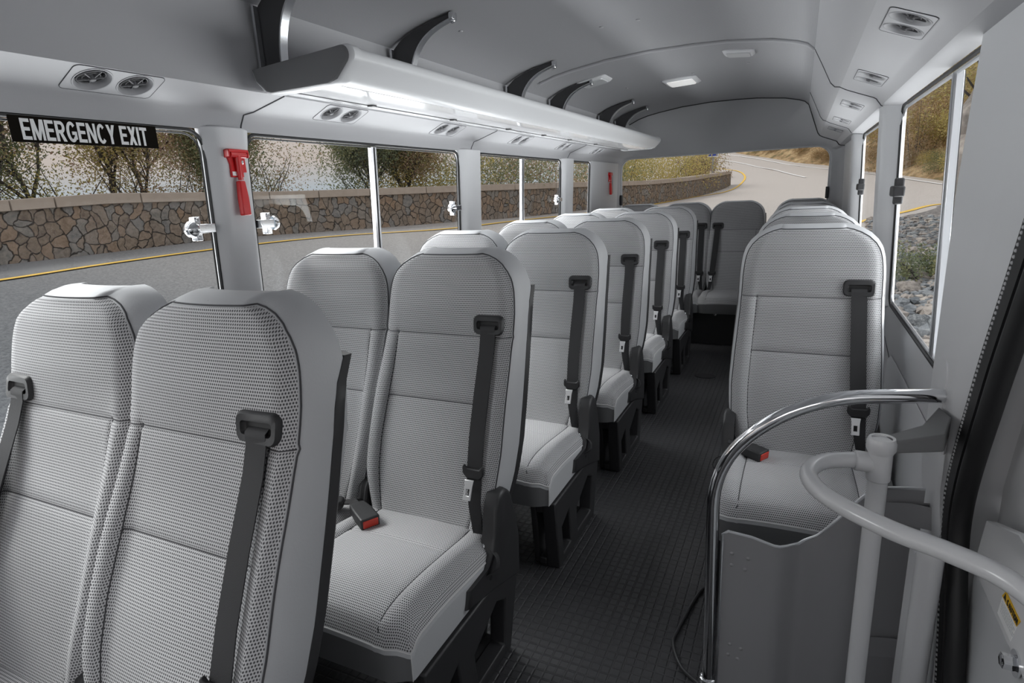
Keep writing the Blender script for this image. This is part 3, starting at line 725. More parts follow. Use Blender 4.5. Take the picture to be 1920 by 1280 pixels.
slab = ['single grey seat behind the chrome rail and modesty panel', 'single grey seat directly behind the one at the modesty panel, only its top edge showing',
        'third single grey seat along the hill side, a thin arc of headrest', 'fourth single grey seat along the hill side, the last before the rear bench']
for i, y in enumerate([2.094, 2.83, 3.56, 4.30]):
    o = single if i == 0 else copy_tree(single); o.location = (RX, y, 0); tag(o, slab[i], 'seat', 'single seats along the hill side windows')
# rear bench
rear_r = make_seat('passenger_seat', 1, 0, .50); rear_l = make_seat('passenger_seat', -1, 0, .50)
RYB = 5.165
rl = [(WXX, rear_l, 'rear bench seat at the sea side corner by the far hammer'), (AX, rear_r, 'rear bench seat with its belt on the side toward the gangway'),
      (CX, None, 'rear bench seat straight at the end of the gangway'), (RX-.005, None, 'rear bench seat in the hill side corner behind the single seats')]
for x, o, lab in rl:
    if o is None: o = copy_tree(rear_l)
    o.location = (x, RYB, 0); tag(o, lab, 'seat', 'seats of the rear bench')
mb = MB(); mb.box((-1.47, 4.66, 0), (.30, 5.30, .275)); mb.lathe([(0, 0), (.012, 0), (.012, .004), (0, .005)], (-.53, 4.66, .235), (0, -1, 0), 12, 1)
bb = mb.build('bench_box', ['black_plastic', 'steel'], None, bevel=.006); tag(bb, 'black box plinth under the rear bench seats', 'bench base')

# ================================================================== LUGGAGE RACK
rk = thing('luggage_rack', 'long pale grey overhead luggage rack with curved dark brackets', 'luggage rack', (-1.2, 3.05, 1.52))
rx, ry, rz = rk.location
lip = arc(-1.026, 1.549, .021, 100, -40, 8)
prof = [(-1.345, 1.555), (-1.034, 1.571)]+lip+[(-1.040, 1.502), (-1.062, 1.492), (-1.090, 1.490)]
under = [(-1.090, 1.490), (-1.15, 1.4885), (-1.20, 1.4895), (-1.249, 1.4925)]
under2 = [(-1.253, 1.4935), (-1.30, 1.497), (-1.345, 1.503)]
def R3(p, y): return (p[0]-rx, y-ry, p[1]-rz)
mb = MB(); full = prof+under[1:]+under2
mb.loft([[R3(p, y) for p in full] for y in (1.285, 2.5, 3.7, 4.84)]); mb.build('tray', 'rack_plastic', rk, smooth=30)
mb = MB(); off = .0012
mb.loft([[(p[0]-rx, y-ry, p[1]-rz-off) for p in under]+[(p[0]-rx, y-ry, p[1]-rz-off+.001) for p in reversed(under)] for y in (1.29, 4.83)]); mb.build('gloss_panel', 'rack_gloss', rk, smooth=30)
mb = MB(); mb.loft([[(p[0]-rx, y-ry, p[1]-rz-off) for p in under2]+[(p[0]-rx, y-ry, p[1]-rz-off+.001) for p in reversed(under2)] for y in (1.29, 4.83)]); mb.build('edge_panel', 'rack_gloss', rk, smooth=30)
mb = MB(); mb.tube([R3((-1.251, 1.492), 1.30), R3((-1.251, 1.492), 4.83)], .0026, 6); mb.build('dark_joint', 'rubber', rk)
capf = [(-1.349, 1.552), (-1.036, 1.573)]+arc(-1.026, 1.549, .025, 95, -40, 8)+[(-1.047, 1.494), (-1.075, 1.486), (-1.285, 1.484), (-1.305, 1.490), (-1.338, 1.520)]
cc = Vector((-1.18, 1.525))
def capr(y, k): return [(lerp(p[0], cc.x, k)-rx, y-ry, lerp(p[1], cc.y, k)-rz) for p in capf]
mb = MB(); mb.loft([capr(1.29, 0), capr(1.262, 0), capr(1.256, .03), capr(1.252, .09)]); e1 = mb.build('end_cap', 'rack_plastic', rk, smooth=35)
mb = MB(); mb.loft([capr(1.2525, .06), capr(1.2495, .085), capr(1.2485, .12)]); e2 = mb.build('end_cover', 'cap_plastic', e1, smooth=35); e2['label'] = 'end cap face with its shade put into the grey'  # darker than the cap around it: shade put into the material colour
mb = MB(); mb.loft([capr(4.835, 0), capr(4.862, 0), capr(4.868, .04)]); mb.build('end_cap', 'rack_plastic', rk, smooth=35)
def bracket(y, first=False):
    outer = [(-1.343, 1.56), (-1.340, 1.715), (-1.30, 1.746), (-1.25, 1.765), (-1.19, 1.781), (-1.13, 1.793), (-1.10, 1.797)]
    inner = [(-1.098, 1.782), (-1.14, 1.771), (-1.185, 1.753), (-1.222, 1.728), (-1.250, 1.695), (-1.268, 1.655), (-1.278, 1.61), (-1.282, 1.56)]
    mb = MB(); P = outer+inner
    mb.loft([[R3(p, yy) for p in P] for yy in (y, y+.024)])
    b = mb.build('bracket', 'bracket_grey', rk, smooth=30, bevel=.003)
    ed = MB(); ins = spline([(p[0], p[1], 0) for p in inner], 3)
    ed.loft([[R3((p.x, p.y), y-.001), R3((p.x+.004, p.y-.003), y-.001), R3((p.x+.004, p.y-.003), y+.025), R3((p.x, p.y), y+.025)] for p in ins]); t_ = ed.build('edge_trim', 'steel', b); t_['label'] = 'bright edge of the bracket'
    ws = MB(); ws.box(R3((-1.343, 1.56), y-.018), R3((-1.335, 1.712), y-.002)); ws.build('wall_flange', 'steel', b)
    sc = MB(); sc.lathe([(0, 0), (.009, 0), (.010, .006), (.006, .011), (0, .012)], R3((-1.098, 1.778), y+.012), (.3, 0, -1), 14); sc.box(R3((-1.104, 1.776), y-.004), R3((-1.088, 1.80), y+.028)); sc.build('end_screw', 'steel', b, bevel=.002)
for y in (1.30, 1.905, 2.845, 3.42, 4.37, 4.80): bracket(y)
for y in (1.62, 2.12, 2.62, 3.05, 3.45, 3.95):
    c_ = MB(); c_.box(R3((-1.249, 1.486), y-.010), R3((-1.228, 1.492), y+.010)); c_.build('clip', 'black_plastic', rk)

# ================================================================== CEILING FITTINGS
mb = MB(); mb.tube([(x, 3.12, z-.004) for x, z in CEIL[1:]], .010, 10)
bw = mb.build('roof_bow', 'cove_plastic', None); tag(bw, 'slim grey curved bar crossing the ceiling', 'roof bar')
def lamp(x, y, lab, on=False, w_=.16, d_=.26, rot=0):
    z = ceil_z(x); o = thing('ceiling_lamp', lab, 'ceiling lamp', (x, y, z), 0, None)
    sl = (ceil_z(x+.05)-ceil_z(x-.05))/.1; o.rotation_euler = (0, -math.atan(sl), 0)
    b_ = MB(); r1 = rrect(-w_/2, -d_/2, w_/2, d_/2, .02, 4); r2 = [(p[0]*.86, p[1]*.9) for p in r1]
    b_.loft([[(p[0], p[1], .004) for p in r1], [(p[0], p[1], -.006) for p in r1], [(p[0], p[1], -.014) for p in r2]]); b_.build('housing', 'rack_plastic', o, smooth=35)
    l_ = MB(); r3 = [(p[0]*.74, p[1]*.8) for p in r1]; l_.loft([[(p[0], p[1], -.0135) for p in r3], [(p[0]*.97, p[1]*.97, -.019) for p in r3]])
    l_.build('lens', 'lamp_lens' if not on else 'lamp_on', o, smooth=35)
m, n, b, o_ = newmat('lamp_lit_lens'); b.inputs['Base Color'].default_value = (.8, .8, .8, 1); b.inputs['Emission Color'].default_value = (1, .98, .95, 1); b.inputs['Emission Strength'].default_value = .35; M['lamp_on'] = m
lamp(-1.10, 3.50, 'dim ceiling lamp close to the luggage rack brackets', False, .17, .17)
lamp(-.72, 4.10, 'brighter ceiling lamp in the middle toward the rear', True, .21, .24)
lamp(-.32, 3.40, 'dim ceiling lamp nearest the air duct', False, .15, .13)
for x, y in ((-1.17, 2.10), (-.77, 2.55), (-.62, 2.55), (-.62, 3.9), (-1.03, 3.95), (-.3, 3.72)):
    b_ = MB(); b_.lathe([(0, 0), (.009, 0), (.008, -.003), (0, -.004)], (0, 0, 0), (0, 0, 1), 14)
    b_ = b_.build('ceiling_button', 'cove_plastic', None, loc=(x, y, ceil_z(x)-.0005)); tag(b_, 'small round grey fixing button on the ceiling fabric', 'button', 'fixing buttons on the ceiling')

# air vents
def vent(loc, nrm, lab, group, sc=1.):
    r = thing('air_vent', lab, 'air vent', loc, 0, group)
    nz = Vector(nrm).normalized(); yx = Vector((0, 1, 0)); xx = yx.cross(nz)   # local: x across, y along the bus, z out of the panel
    r.rotation_euler = Matrix((xx, yx, nz)).transposed().to_euler()
    return r
def fill_vent(r):
    pl = MB(); o = rrect(-.043, -.100, .043, .100, .012, 4); hol = [[(.0395*math.cos(2*PI*k/28), q*.047+.0395*math.sin(2*PI*k/28)) for k in range(28)] for q in (-1, 1)]
    pl.prism(o, 2, -.001, .0009, 0, hol); pl.tube([(p[0], p[1], .0006) for p in o], .0009, 5, 1, closed=True); pl.build('plate', ['cove_plastic', 'thread'], r, smooth=35)
    for s in (-1, 1):
        cy = s*.047
        nz = MB(); nz.lathe([(.0405, .0005), (.040, .0022), (.0375, .0020), (.036, .0002), (.0318, -.0055), (.0318, -.020), (.0405, -.020)], (0, cy, 0), (0, 0, 1), 32, cap=False); nzo = nz.build('nozzle', 'vent_plate', r)
        th = MB(); th.lathe([(0, -.0195), (.0316, -.0195), (.0316, -.0165), (0, -.0165)], (0, cy, 0), (0, 0, 1), 24); th.build('throat', 'vent_dark', nzo)
        fn = MB(); c0 = Vector((0, cy, 0)); tl = Matrix.Rotation(math.radians(-6), 3, 'X') @ Matrix.Rotation(math.radians(8), 3, 'Y')
        def T(v): return c0+Vector((0, 0, -.0045))+tl@Vector(v)
        fn.lathe([(0, -.004), (.0078, -.004), (.0068, .007), (.004, .0085), (0, .008)], T((0, 0, 0)), tl@Vector((0, 0, 1)), 16)
        for rr in (.0288, .018):
            pts = [T((rr*math.cos(2*PI*k/28), rr*math.sin(2*PI*k/28), -.001)) for k in range(28)]; fn.tube(pts, .0013 if rr > .02 else .0009, 6, closed=True)
        for k in range(5):
            a = 2*PI*k/5+.35; d = Vector((math.cos(a), math.sin(a), 0)); q = d.cross(Vector((0, 0, 1)))*.0011
            fn.loft([[T(d*.006-q+Vector((0, 0, -.004))), T(d*.006+q+Vector((0, 0, -.004))), T(d*.006+q+Vector((0, 0, .004))), T(d*.006-q+Vector((0, 0, .004)))],
                     [T(d*.0288-q+Vector((0, 0, -.004))), T(d*.0288+q+Vector((0, 0, -.004))), T(d*.0288+q+Vector((0, 0, .0005))), T(d*.0288-q+Vector((0, 0, .0005)))]])
        fn.build('vane', 'vent_grey', nzo)
VENTS = []
def bore(wall, vents):
    """sink the nozzle throats into the moulding"""
    cm = MB()
    for o in vents:
        mw = o.matrix_basis
        for q in (-1, 1):
            c = mw@Vector((0, q*.047, -.03)); ax = (mw.to_3x3()@Vector((0, 0, 1))).normalized(); cm.lathe([(0, 0), (.0392, 0), (.0392, .04), (0, .04)], c, ax, 28)
    cu = cm.build('cutter', 'cove_plastic', None, smooth=0); md = wall.modifiers.new('bore', 'BOOLEAN'); md.operation = 'DIFFERENCE'; md.object = cu; md.solver = 'EXACT'
    bpy.context.view_layer.update(); me = bpy.data.meshes.new_from_object(wall.evaluated_get(bpy.context.evaluated_depsgraph_get())); wall.modifiers.clear()
    if len(me.polygons) > 50: wall.data = me; me.set_sharp_from_angle(angle=math.radians(24))
    bpy.data.objects.remove(cu)
def nose(o): return o
lv = [.91, 1.655, 2.335, 3.10, 3.79, 4.50]; lvl = ['pair of round air nozzles over the emergency exit sign', 'pair of air nozzles over the second window, near its start', 'pair of air nozzles near the far end of the second window', 'pair of air nozzles over the third window, nearer its start', 'pair of air nozzles near the far end of the third window', 'last pair of air nozzles over the small window before the corner post']
ln = (.42, 0, -.91)
src = None
for y, lab in zip(lv, lvl):
    if src is None: src = vent((-1.394, y, 1.4803), ln, lab, 'air nozzles under the luggage rack'); fill_vent(src); o = src
    else: o = copy_tree(src); o.location = (-1.394, y, 1.4803); o['label'] = lab
    VENTS.append(o)
rv = [1.526, 2.25, 3.01, 3.73, 4.39]; rvl = ['nearest pair of air nozzles in the duct above the single seats', 'second pair of air nozzles along the duct above the single seats', 'third pair of air nozzles along the duct, just past the panel joint', 'fourth pair of air nozzles along the duct', 'last and smallest looking pair of air nozzles in the duct by the rear wall']
for y, lab in zip(rv, rvl):
    o = copy_tree(src); o.location = (.172, y, 1.4932); nz = Vector((-.37, 0, -.93)).normalized(); yx = Vector((0, 1, 0)); xx = yx.cross(nz)
    o.rotation_euler = Matrix((xx, yx, nz)).transposed().to_euler(); o['label'] = lab; o['group'] = 'air nozzles in the duct'; VENTS.append(o)

bore(wl, VENTS[:6]); bore(wr, VENTS[6:])

# ================================================================== SIGN, HAMMERS
GW = {'E': .62, 'M': .84, 'R': .70, 'G': .74, 'N': .70, 'C': .70, 'Y': .70, 'X': .68, 'I': .20, 'T': .64, 'A': .74, 'U': .68, 'O': .76, ' ': .22}
def glyph(ch):
    """quads of a heavy sans capital, unit height"""
    w_ = GW[ch]; t = .20; b = .165; Q = []
    def R(x0, y0, x1, y1): Q.append([(x0, y0), (x1, y0), (x1, y1), (x0, y1)])
    def ARC(cx, cy, rx, ry, tx, ty, a0, a1, n=12):
        for i in range(n):
            p, q = math.radians(a0+(a1-a0)*i/n), math.radians(a0+(a1-a0)*(i+1)/n)
            Q.append([(cx+rx*math.cos(p), cy+ry*math.sin(p)), (cx+rx*math.cos(q), cy+ry*math.sin(q)), (cx+(rx-tx)*math.cos(q), cy+(ry-ty)*math.sin(q)), (cx+(rx-tx)*math.cos(p), cy+(ry-ty)*math.sin(p))])
    if ch == 'E': R(0, 0, t, 1); R(0, 0, w_, b); R(0, .43, w_*.92, .43+b); R(0, 1-b, w_*.98, 1)
    if ch == 'I': R(0, 0, t, 1)
    if ch == 'T': R(0, 1-b, w_, 1); R(w_/2-t/2, 0, w_/2+t/2, 1)
    if ch == 'M': R(0, 0, .17, 1); R(w_-.17, 0, w_, 1); Q.append([(0, 1), (.25, 1), (w_/2+.08, 0), (w_/2-.08, 0)]); Q.append([(w_, 1), (w_-.25, 1), (w_/2-.08, 0), (w_/2+.08, 0)])
    if ch == 'N': R(0, 0, .18, 1); R(w_-.18, 0, w_, 1); Q.append([(0, 1), (.20, 1), (w_, 0), (w_-.20, 0)])
    if ch == 'X': Q.append([(0, 0), (.23, 0), (w_, 1), (w_-.23, 1)]); Q.append([(0, 1), (.23, 1), (w_, 0), (w_-.23, 0)])
    if ch == 'Y': R(w_/2-t/2, 0, w_/2+t/2, .46); Q.append([(0, 1), (.23, 1), (w_/2+.10, .42), (w_/2-.10, .42)]); Q.append([(w_, 1), (w_-.23, 1), (w_/2-.10, .42), (w_/2+.10, .42)])
    if ch == 'R': R(0, 0, t, 1); R(0, 1-b, w_*.55, 1); R(0, .40, w_*.55, .40+b); ARC(w_*.55, .70, w_*.42, .30, t*.95, b, -90, 90); Q.append([(w_*.38, .42), (w_*.66, .45), (w_, 0), (w_-.24, 0)])
    if ch == 'C': ARC(w_/2, .5, w_/2, .515, t, b, 42, 318, 22)
    if ch == 'O': ARC(w_/2, .5, w_/2, .515, t, b, 0, 360, 26)
    if ch == 'G': ARC(w_/2, .5, w_/2, .515, t, b, 40, 322, 22); R(w_*.52, .36, w_*.98, .36+b); R(w_*.98-.17, .13, w_*.98, .45)
    if ch == 'U': R(0, .32, t, 1); R(w_-t, .32, w_, 1); ARC(w_/2, .34, w_/2, .355, t, b, 180, 360)
    if ch == 'A': Q.append([(0, 0), (.21, 0), (w_/2+.09, 1), (w_/2-.11, 1)]); Q.append([(w_, 0), (w_-.21, 0), (w_/2-.09, 1), (w_/2+.11, 1)]); R(w_*.25, .22, w_*.75, .22+b)
    return Q
def lettering(body, height, width, mat, parent, xaxis, yaxis, origin, gap=.085):
    xa, ya = Vector(xaxis).normalized(), Vector(yaxis).normalized(); na = xa.cross(ya); og = Vector(origin)
    tot = sum(GW[c] for c in body)+gap*(len(body)-1); x = -tot/2; mb = MB(); k = width/tot
    for c in body:
        for i, q in enumerate(glyph(c)):
            mb.loft([[og+xa*(p[0]+x)*k+ya*(p[1]-.5)*height+na*d for p in q] for d in (0, .0004+.00003*i)])
        x += GW[c]+gap
    return mb.build('lettering', mat, parent, smooth=0)
SGY, SGZ = .882, 1.3775
sg = thing('emergency_exit_sign', 'black sign with white letters reading EMERGENCY EXIT on the front window', 'sign', (xl(SGZ)+.002, SGY, SGZ))
mb = MB(); mb.box((-.0015, -.159, -.0265), (.0, .159, .0265)); mb.build('panel', plain('sign_black', (.010, .008, .006), .9, spec=.1), sg, smooth=0)
lettering('EMERGENCY EXIT', .0425, .272, 'white_label', sg, (0, 1, 0), (0, 0, 1), (.0006, -.003, 0))
def hammer(x, y, z, lab, sc=1.):
    h = thing('emergency_hammer', lab, 'emergency hammer', (x, y, z), 0, 'red emergency hammers')
    # holder
    mb = MB(); ol = [(-.034, .082), (.034, .082), (.034, .070), (.020, .058), (.020, .008), (-.020, .008), (-.020, .042), (-.026, .058), (-.034, .068)]
    mb.prism(ol, 0, .0, .010); mb.prism([(.010, .066), (.036, .066), (.036, .022), (.010, .022)], 0, 0, .005)
    mb.prism([(-.034, .082), (.034, .082), (.034, .074), (-.034, .074)], 0, .0, .026); mb.box((0, -.034, .060), (.026, -.029, .082)); mb.box((0, .029, .060), (.026, .034, .082))
    ho = mb.build('holder', 'red', h, smooth=30, bevel=.002)
    bt = MB(); bt.lathe([(0, 0), (.007, 0), (.007, .003), (.004, .006), (0, .006)], (.005, .020, .050), (1, 0, 0), 12); bt.build('bolt', 'steel', ho)
    hd = MB(); hd.tube([(.018, -.026, .068), (.018, .026, .068)], [.009, .009], 12); hd.tube([(.018, 0, .068), (.016, .0, .02), (.014, .002, .0)], [.009, .0075, .007], 12); hd.build('hammer_head', 'red', h)
    lb = MB(); lb.box((.0102, -.019, .012), (.0112, .014, .023)); l_ = lb.build('label_strip', 'white_label', ho, smooth=0)
    gr = MB(); gr.loft([[(.004, -.009, -.002), (.020, -.009, -.002), (.022, .011, -.002), (.004, .011, -.002)], [(.002, -.012, -.05), (.022, -.012, -.05), (.022, .015, -.05), (.002, .015, -.05)], [(.002, -.012, -.098), (.020, -.012, -.098), (.020, .016, -.098), (.002, .016, -.098)]]); gr.build('handle', 'red', h, bevel=.004, seg=3)
    return h
hz = 1.272
h1 = hammer(xl(hz)+.0305, 1.242, hz, 'red emergency hammer on the near window pillar')
h1.rotation_euler = (math.radians(-1), math.radians(-2.6), 0)
h2 = copy_tree(h1); h2.location = (xl(1.25)+.0135, 5.03, 1.25); h2['label'] = 'small looking red emergency hammer on the far corner post'
pc = MB(); pc.loft([[(-.0, -.018, .07), (.001, .018, .07), (.001, .018, -.09), (0, -.018, -.09)], [(.004, -.016, .068), (.004, .016, .068), (.004, .016, -.088), (.004, -.016, -.088)]])
pc = pc.build('hammer_pictogram', 'cove_plastic', None, loc=(xl(1.25)+.0125, 5.13, 1.25)); tag(pc, 'grey pictogram plate beside the far red hammer', 'sticker')

# ================================================================== DOOR AREA
# B pillar
mb = MB(); rings = []
for k in range(13):
    z = lerp(-.30, 1.47, k/12); lean = interp([(-.3, .02), (.3, .03), (.8, .025), (1.1, 0), (1.45, -.03)], z)
    yb = interp([(-.3, 1.20), (.2, 1.22), (.35, 1.255), (.55, 1.33), (.85, 1.247), (1.065, 1.135), (1.45, .96)], z)
    xi = .28 if z > .62 else lerp(.30, .28, sstep(.35, .62, z))
    y_in = min(1.29+lean*.6, yb+.09)
    yw = lerp(1.49, 1.435, sstep(1.2, 1.45, z)); rings.append([(.42, yw, z), (xi+.012, yw, z), (xi, yw-.015, z), (xi, y_in+.03, z), (xi+.006, y_in+.006, z), (.300, yb, z), (.36, yb-.01, z), (.42, yb-.01, z)])
mb.loft(rings); pb = mb.build('trim_8', 'pillar_plastic', None, smooth=35); struct(pb, 'broad pale grey door pillar at the right of the single seat window', 'pillar')
# door weather seal
SP = spline([(.301, .90, 1.62), (.301, .975, 1.40), (.301, 1.132, 1.065), (.301, 1.238, .83), (.302, 1.318, .57), (.306, 1.25, .34), (.312, 1.20, .10), (.316, 1.18, -.25)], 8)
ds = thing('door_seal', 'black rubber door seal curving up beside the pale door', 'door seal', tuple(SP[20]))
o0 = SP[20]
mb = MB(); rings = []
for p in SP: rings.append([p-o0+Vector((-.008, 0, 0)), p-o0+Vector((-.006, -.045, 0)), p-o0+Vector((.02, -.045, 0)), p-o0+Vector((.02, 0, 0))])
mb.loft(rings); mb.build('flat_strip', 'rubber', ds, smooth=60)
mb = MB(); mb.tube([p-o0+Vector((.011, -.060, 0)) for p in SP], .017, 10); mb.build('bulb', 'rubber', ds, smooth=60)
mb = MB(); dist = 0
P_ = []
for a, b_ in zip(SP, SP[1:]):
    L_ = (b_-a).length; k = max(1, int(L_/.0085))
    for i in range(k): P_.append(a.lerp(b_, i/k)-o0)
for p in P_: mb.lathe([(0, 0), (.0032, .0), (.0024, .0014), (0, .0018)], p+Vector((-.0078, -.010, 0)), (-1, -.25, 0), 6)
st_ = mb.build('bead_row', 'cove_plastic', ds, smooth=0); st_['kind'] = 'stuff'
# door leaf
dr = bpy.data.objects.new('door_1', None); C.objects.link(dr); dr.location = (.35, .7, .6); struct(dr, 'glossy pale grey entrance door leaf beyond the black seal', 'door')
mb = MB(); rings = []
for k in range(15):
    z = lerp(-.35, 1.75, k/14)-.6; bul = .02*math.sin(PI*k/14)
    rings.append([(lerp(.0, .012, abs(j-6)/6)+.03-bul*.6, lerp(-.75, .60, j/12), z) for j in range(13)]+[(.075, .60, z), (.075, -.75, z)])
mb.loft(rings); mb.build('door_skin', 'door_paint', dr, smooth=50)
def D(p): return (p[0]-.35, p[1]-.7, p[2]-.6)
# lower door panel and step cover plate, parallel with the leaf
mb = MB(); mb.prism([(.30-.7, -.3-.6), (1.18-.7, -.3-.6), (1.225-.7, .30-.6), (1.235-.7, .487-.6), (.30-.7, .487-.6)], 0, .338-.35, .352-.35); mb.build('lower_panel', 'door_panel', dr, bevel=.004)
# ledge plate with the sticker
SZ = .565
stp = thing('ledge_plate', 'pale plate at the door with the yellow caution sticker', 'plate', (.30, .95, SZ))
# sticker lives on a shallow, slightly tilted ledge facing the step
def onp(y, z): return (.3345-.30, y-.95, z-SZ)
mb = MB(); mb.prism([(1.23-.95, .487-SZ), (.70-.95, .487-SZ), (.70-.95, .66-SZ), (1.05-.95, .66-SZ), (1.20-.95, .60-SZ)], 0, .3345-.30, .350-.30); mb.build('plate', 'door_paint', stp, bevel=.002)
mb = MB(); mb.prism([(1.077-.95, .500-SZ), (1.069-.95, .537-SZ), (1.056-.95, .555-SZ), (.985-.95, .553-SZ), (.996-.95, .536-SZ), (1.009-.95, .499-SZ)], 0, .334-.30, .3352-.30); sk_ = mb.build('sticker', 'white_label', stp, smooth=0)
mb = MB(); mb.prism([(1.069-.95, .538-SZ), (1.056-.95, .555-SZ), (.985-.95, .553-SZ), (.996-.95, .536-SZ)], 0, .3334-.30, .3345-.30); yb_ = mb.build('warning_band', 'yellow_label', sk_, smooth=0); yb_['label'] = 'yellow caution band'
sk_['label'] = 'white and yellow caution sticker'
dx = Vector((0, -1, -.015))
lettering('CAUTION', .0098, .050, 'ink', yb_, dx, (0, 0, 1), (.3332-.30, 1.018-.95, .5452-SZ))
tr_ = MB(); cx_, cz_ = 1.0545-.95, .5457-SZ
tr_.prism([(cx_+.006, cz_-.005), (cx_-.006, cz_-.005), (cx_, cz_+.006)], 0, .3330-.30, .3336-.30); tr_.build('warning_triangle', 'ink', yb_, smooth=0)
ln_ = MB()
for r_, zz in enumerate((.5305, .526, .5215, .517, .5125)):
    y_ = 1.066
    random.seed(r_)
    while y_ > 1.002+.004*random.random():
        w_ = random.uniform(.003, .008)
        if y_-w_ < .999: break
        ln_.box(onp(y_-w_, zz-.0010)[:1]+onp(y_-w_, zz-.001)[1:], (.3338-.30, y_-.95, zz+.001-SZ)); y_ -= w_+.002
ln_.build('small_print', 'door_panel', sk_, smooth=0)
bl = MB(); bl.lathe([(0, 0), (.011, 0), (.012, .004), (.012, .016), (.009, .018), (0, .018)], (0, 0, 0), (-1, 0, 0), 6); bl.lathe([(0, -.002), (.02, -.002), (.02, .001), (0, .001)], (0, 0, 0), (-1, 0, 0), 18)
bl = bl.build('hex_bolt', 'chrome', None, loc=(.333, .975, .488)); tag(bl, 'large chrome hex bolt at the frame edge below the caution sticker', 'bolt')

# chrome guard rail + modesty panel
RY = 1.30
gr = thing('guard_rail', 'polished chrome guard rail bent over in front of the single seat', 'handrail', (-.135, RY, 0))
pts = fillet([(-.132, RY, .0), (-.137, RY, .60), (.04, RY, .765), (.279, RY+.045, .778)], [.12, .12], 10)
mb = MB(); mb.tube([(p[0]+.135, p[1]-RY, p[2]) for p in pts], .0145, 18); mb.build('rail_tube', 'chrome', gr)
mb = MB(); mb.lathe([(0, 0), (.02, .0), (.02, .008), (.016, .010), (0, .010)], (.003, 0, 0), (0, 0, 1), 20); mb.build('floor_flange', 'chrome', gr)
mb = MB(); fl2 = rrect(-.035, -.07, .035, .07, .03, 6); mb.loft([[(.282+.135, p[0]+.075, p[1]+.775) for p in fl2], [(.2775+.135, p[0]*.95+.075, p[1]*.95+.775) for p in fl2]]); wp = mb.build('wall_plate', 'pillar_plastic', gr, smooth=40)
# panel
mp_ = thing('modesty_panel', 'dark grey curved modesty panel with pale edging in front of the single seat', 'panel', (.05, RY, .2))
xs_ = [-.112+i*.0121 for i in range(33)]
def ptop(x): return interp([(-.112, .418), (-.10, .428), (-.05, .424), (0, .412), (.045, .412), (.085, .44), (.125, .495), (.16, .54), (.19, .56), (.275, .56)], x)
def pyy(x): return RY - .012 + .035*sstep(.0, .06, x) - .0*x + .05*sstep(.10, .28, x)
fr_ = []; mb = MB()
rows = 10
for side in (0, 1):
    pass
ring_f = [[(x-.05, pyy(x)-RY, lerp(-.30, ptop(x), j/rows)-.2) for x in xs_] for j in range(rows+1)]
ring_b = [[(x-.05, pyy(x)+.008-RY, lerp(-.30, ptop(x), j/rows)-.2) for x in xs_] for j in range(rows+1)]
mb.loft(ring_f, closed=False, cap=False); mb.loft(ring_b, closed=False, cap=False)
mb.loft([ring_f[-1], ring_b[-1]], closed=False, cap=False); mb.loft([[r[0] for r in ring_f], [r[0] for r in ring_b]], closed=False, cap=False); mb.loft([[r[-1] for r in ring_f], [r[-1] for r in ring_b]], closed=False, cap=False)
for (dx_, dz_) in ((-.09, .375), (-.055, .37), (-.09, .345), (-.06, .34), (-.085, .13), (-.06, .125), (-.088, .10), (-.066, .095)):
    mb.lathe([(0, -.001), (.005, -.0), (.003, .0015), (0, .002)], (dx_-.05, pyy(dx_)-RY, dz_-.2), (0, -1, 0), 10)
mb.build('panel_sheet', 'panel_grey', mp_, smooth=40)
mb = MB(); mb.tube([(-.112-.05, pyy(-.112)-RY, -.5+.0)]+[(-.112-.05, pyy(-.112)-RY, lerp(-.5, .2, i/6)) for i in range(1, 7)]+[(x-.05, pyy(x)+.003-RY, ptop(x)-.2) for x in xs_], .0034, 8); ed_ = mb.build('edging', 'alu', mp_); ed_['label'] = 'thin bright edging of the panel'
for zz in (.505, .17):
    mb = MB(); x0 = .205
    mb.loft([[(x0-.05, pyy(x0)-.004-RY, zz-.026-.2), (x0-.05, pyy(x0)-.004-RY, zz+.026-.2)], [(.25-.05, pyy(.25)-.006-RY, zz-.026-.2), (.25-.05, pyy(.25)-.006-RY, zz+.026-.2)], [(.292-.05, pyy(.275)-.018-RY, zz-.026-.2), (.292-.05, pyy(.275)-.018-RY, zz+.026-.2)],
             [(.292-.05, pyy(.275)+.004-RY, zz-.026-.2), (.292-.05, pyy(.275)+.004-RY, zz+.026-.2)], [(x0-.05, pyy(x0)+.002-RY, zz-.026-.2), (x0-.05, pyy(x0)+.002-RY, zz+.026-.2)]], closed=False, cap=False)
    mb.build('clip', 'panel_grey', mp_, smooth=30, bevel=.002)
# pole, arm and loop handle
PX, PY = .160, 1.165
dp = thing('door_pole', 'light grey painted door pole with cap arm bolted to the pillar', 'pole', (PX, PY, -.3))
mb = MB(); mb.tube([(0, 0, 0), (0, 0, 1.02)], .0165, 20); mb.build('pole_tube', 'rail_paint', dp)
mb = MB(); mb.lathe([(0, 1.018), (.020, 1.018), (.024, 1.026), (.024, 1.040), (.021, 1.047), (.017, 1.047), (.016, 1.044), (0, 1.044)], (0, 0, 0), (0, 0, 1), 28)
mb.build('pole_cap', 'rail_paint', dp, smooth=50)
mb = MB(); a_ = Vector((.018, .006, 1.03)); b_ = Vector((.122, .115, 1.05))
mb.loft([[(.004, .018, 1.022), (.018, -.010, 1.022), (.018, -.010, 1.045), (.004, .018, 1.045)], [(.07, .075, 1.018), (.10, .035, 1.018), (.10, .035, 1.052), (.07, .075, 1.052)], [(.112, .175, 1.015), (.122, .118, 1.015), (.122, .118, 1.058), (.112, .175, 1.058)]])
mb.build('cap_arm', 'cap_plastic', dp, smooth=30, bevel=.004, seg=3)
mb = MB(); mb.box((.116, .128, .975), (.124, .172, 1.04)); arm2 = mb.build('arm_flange', 'rail_paint', dp, bevel=.005)
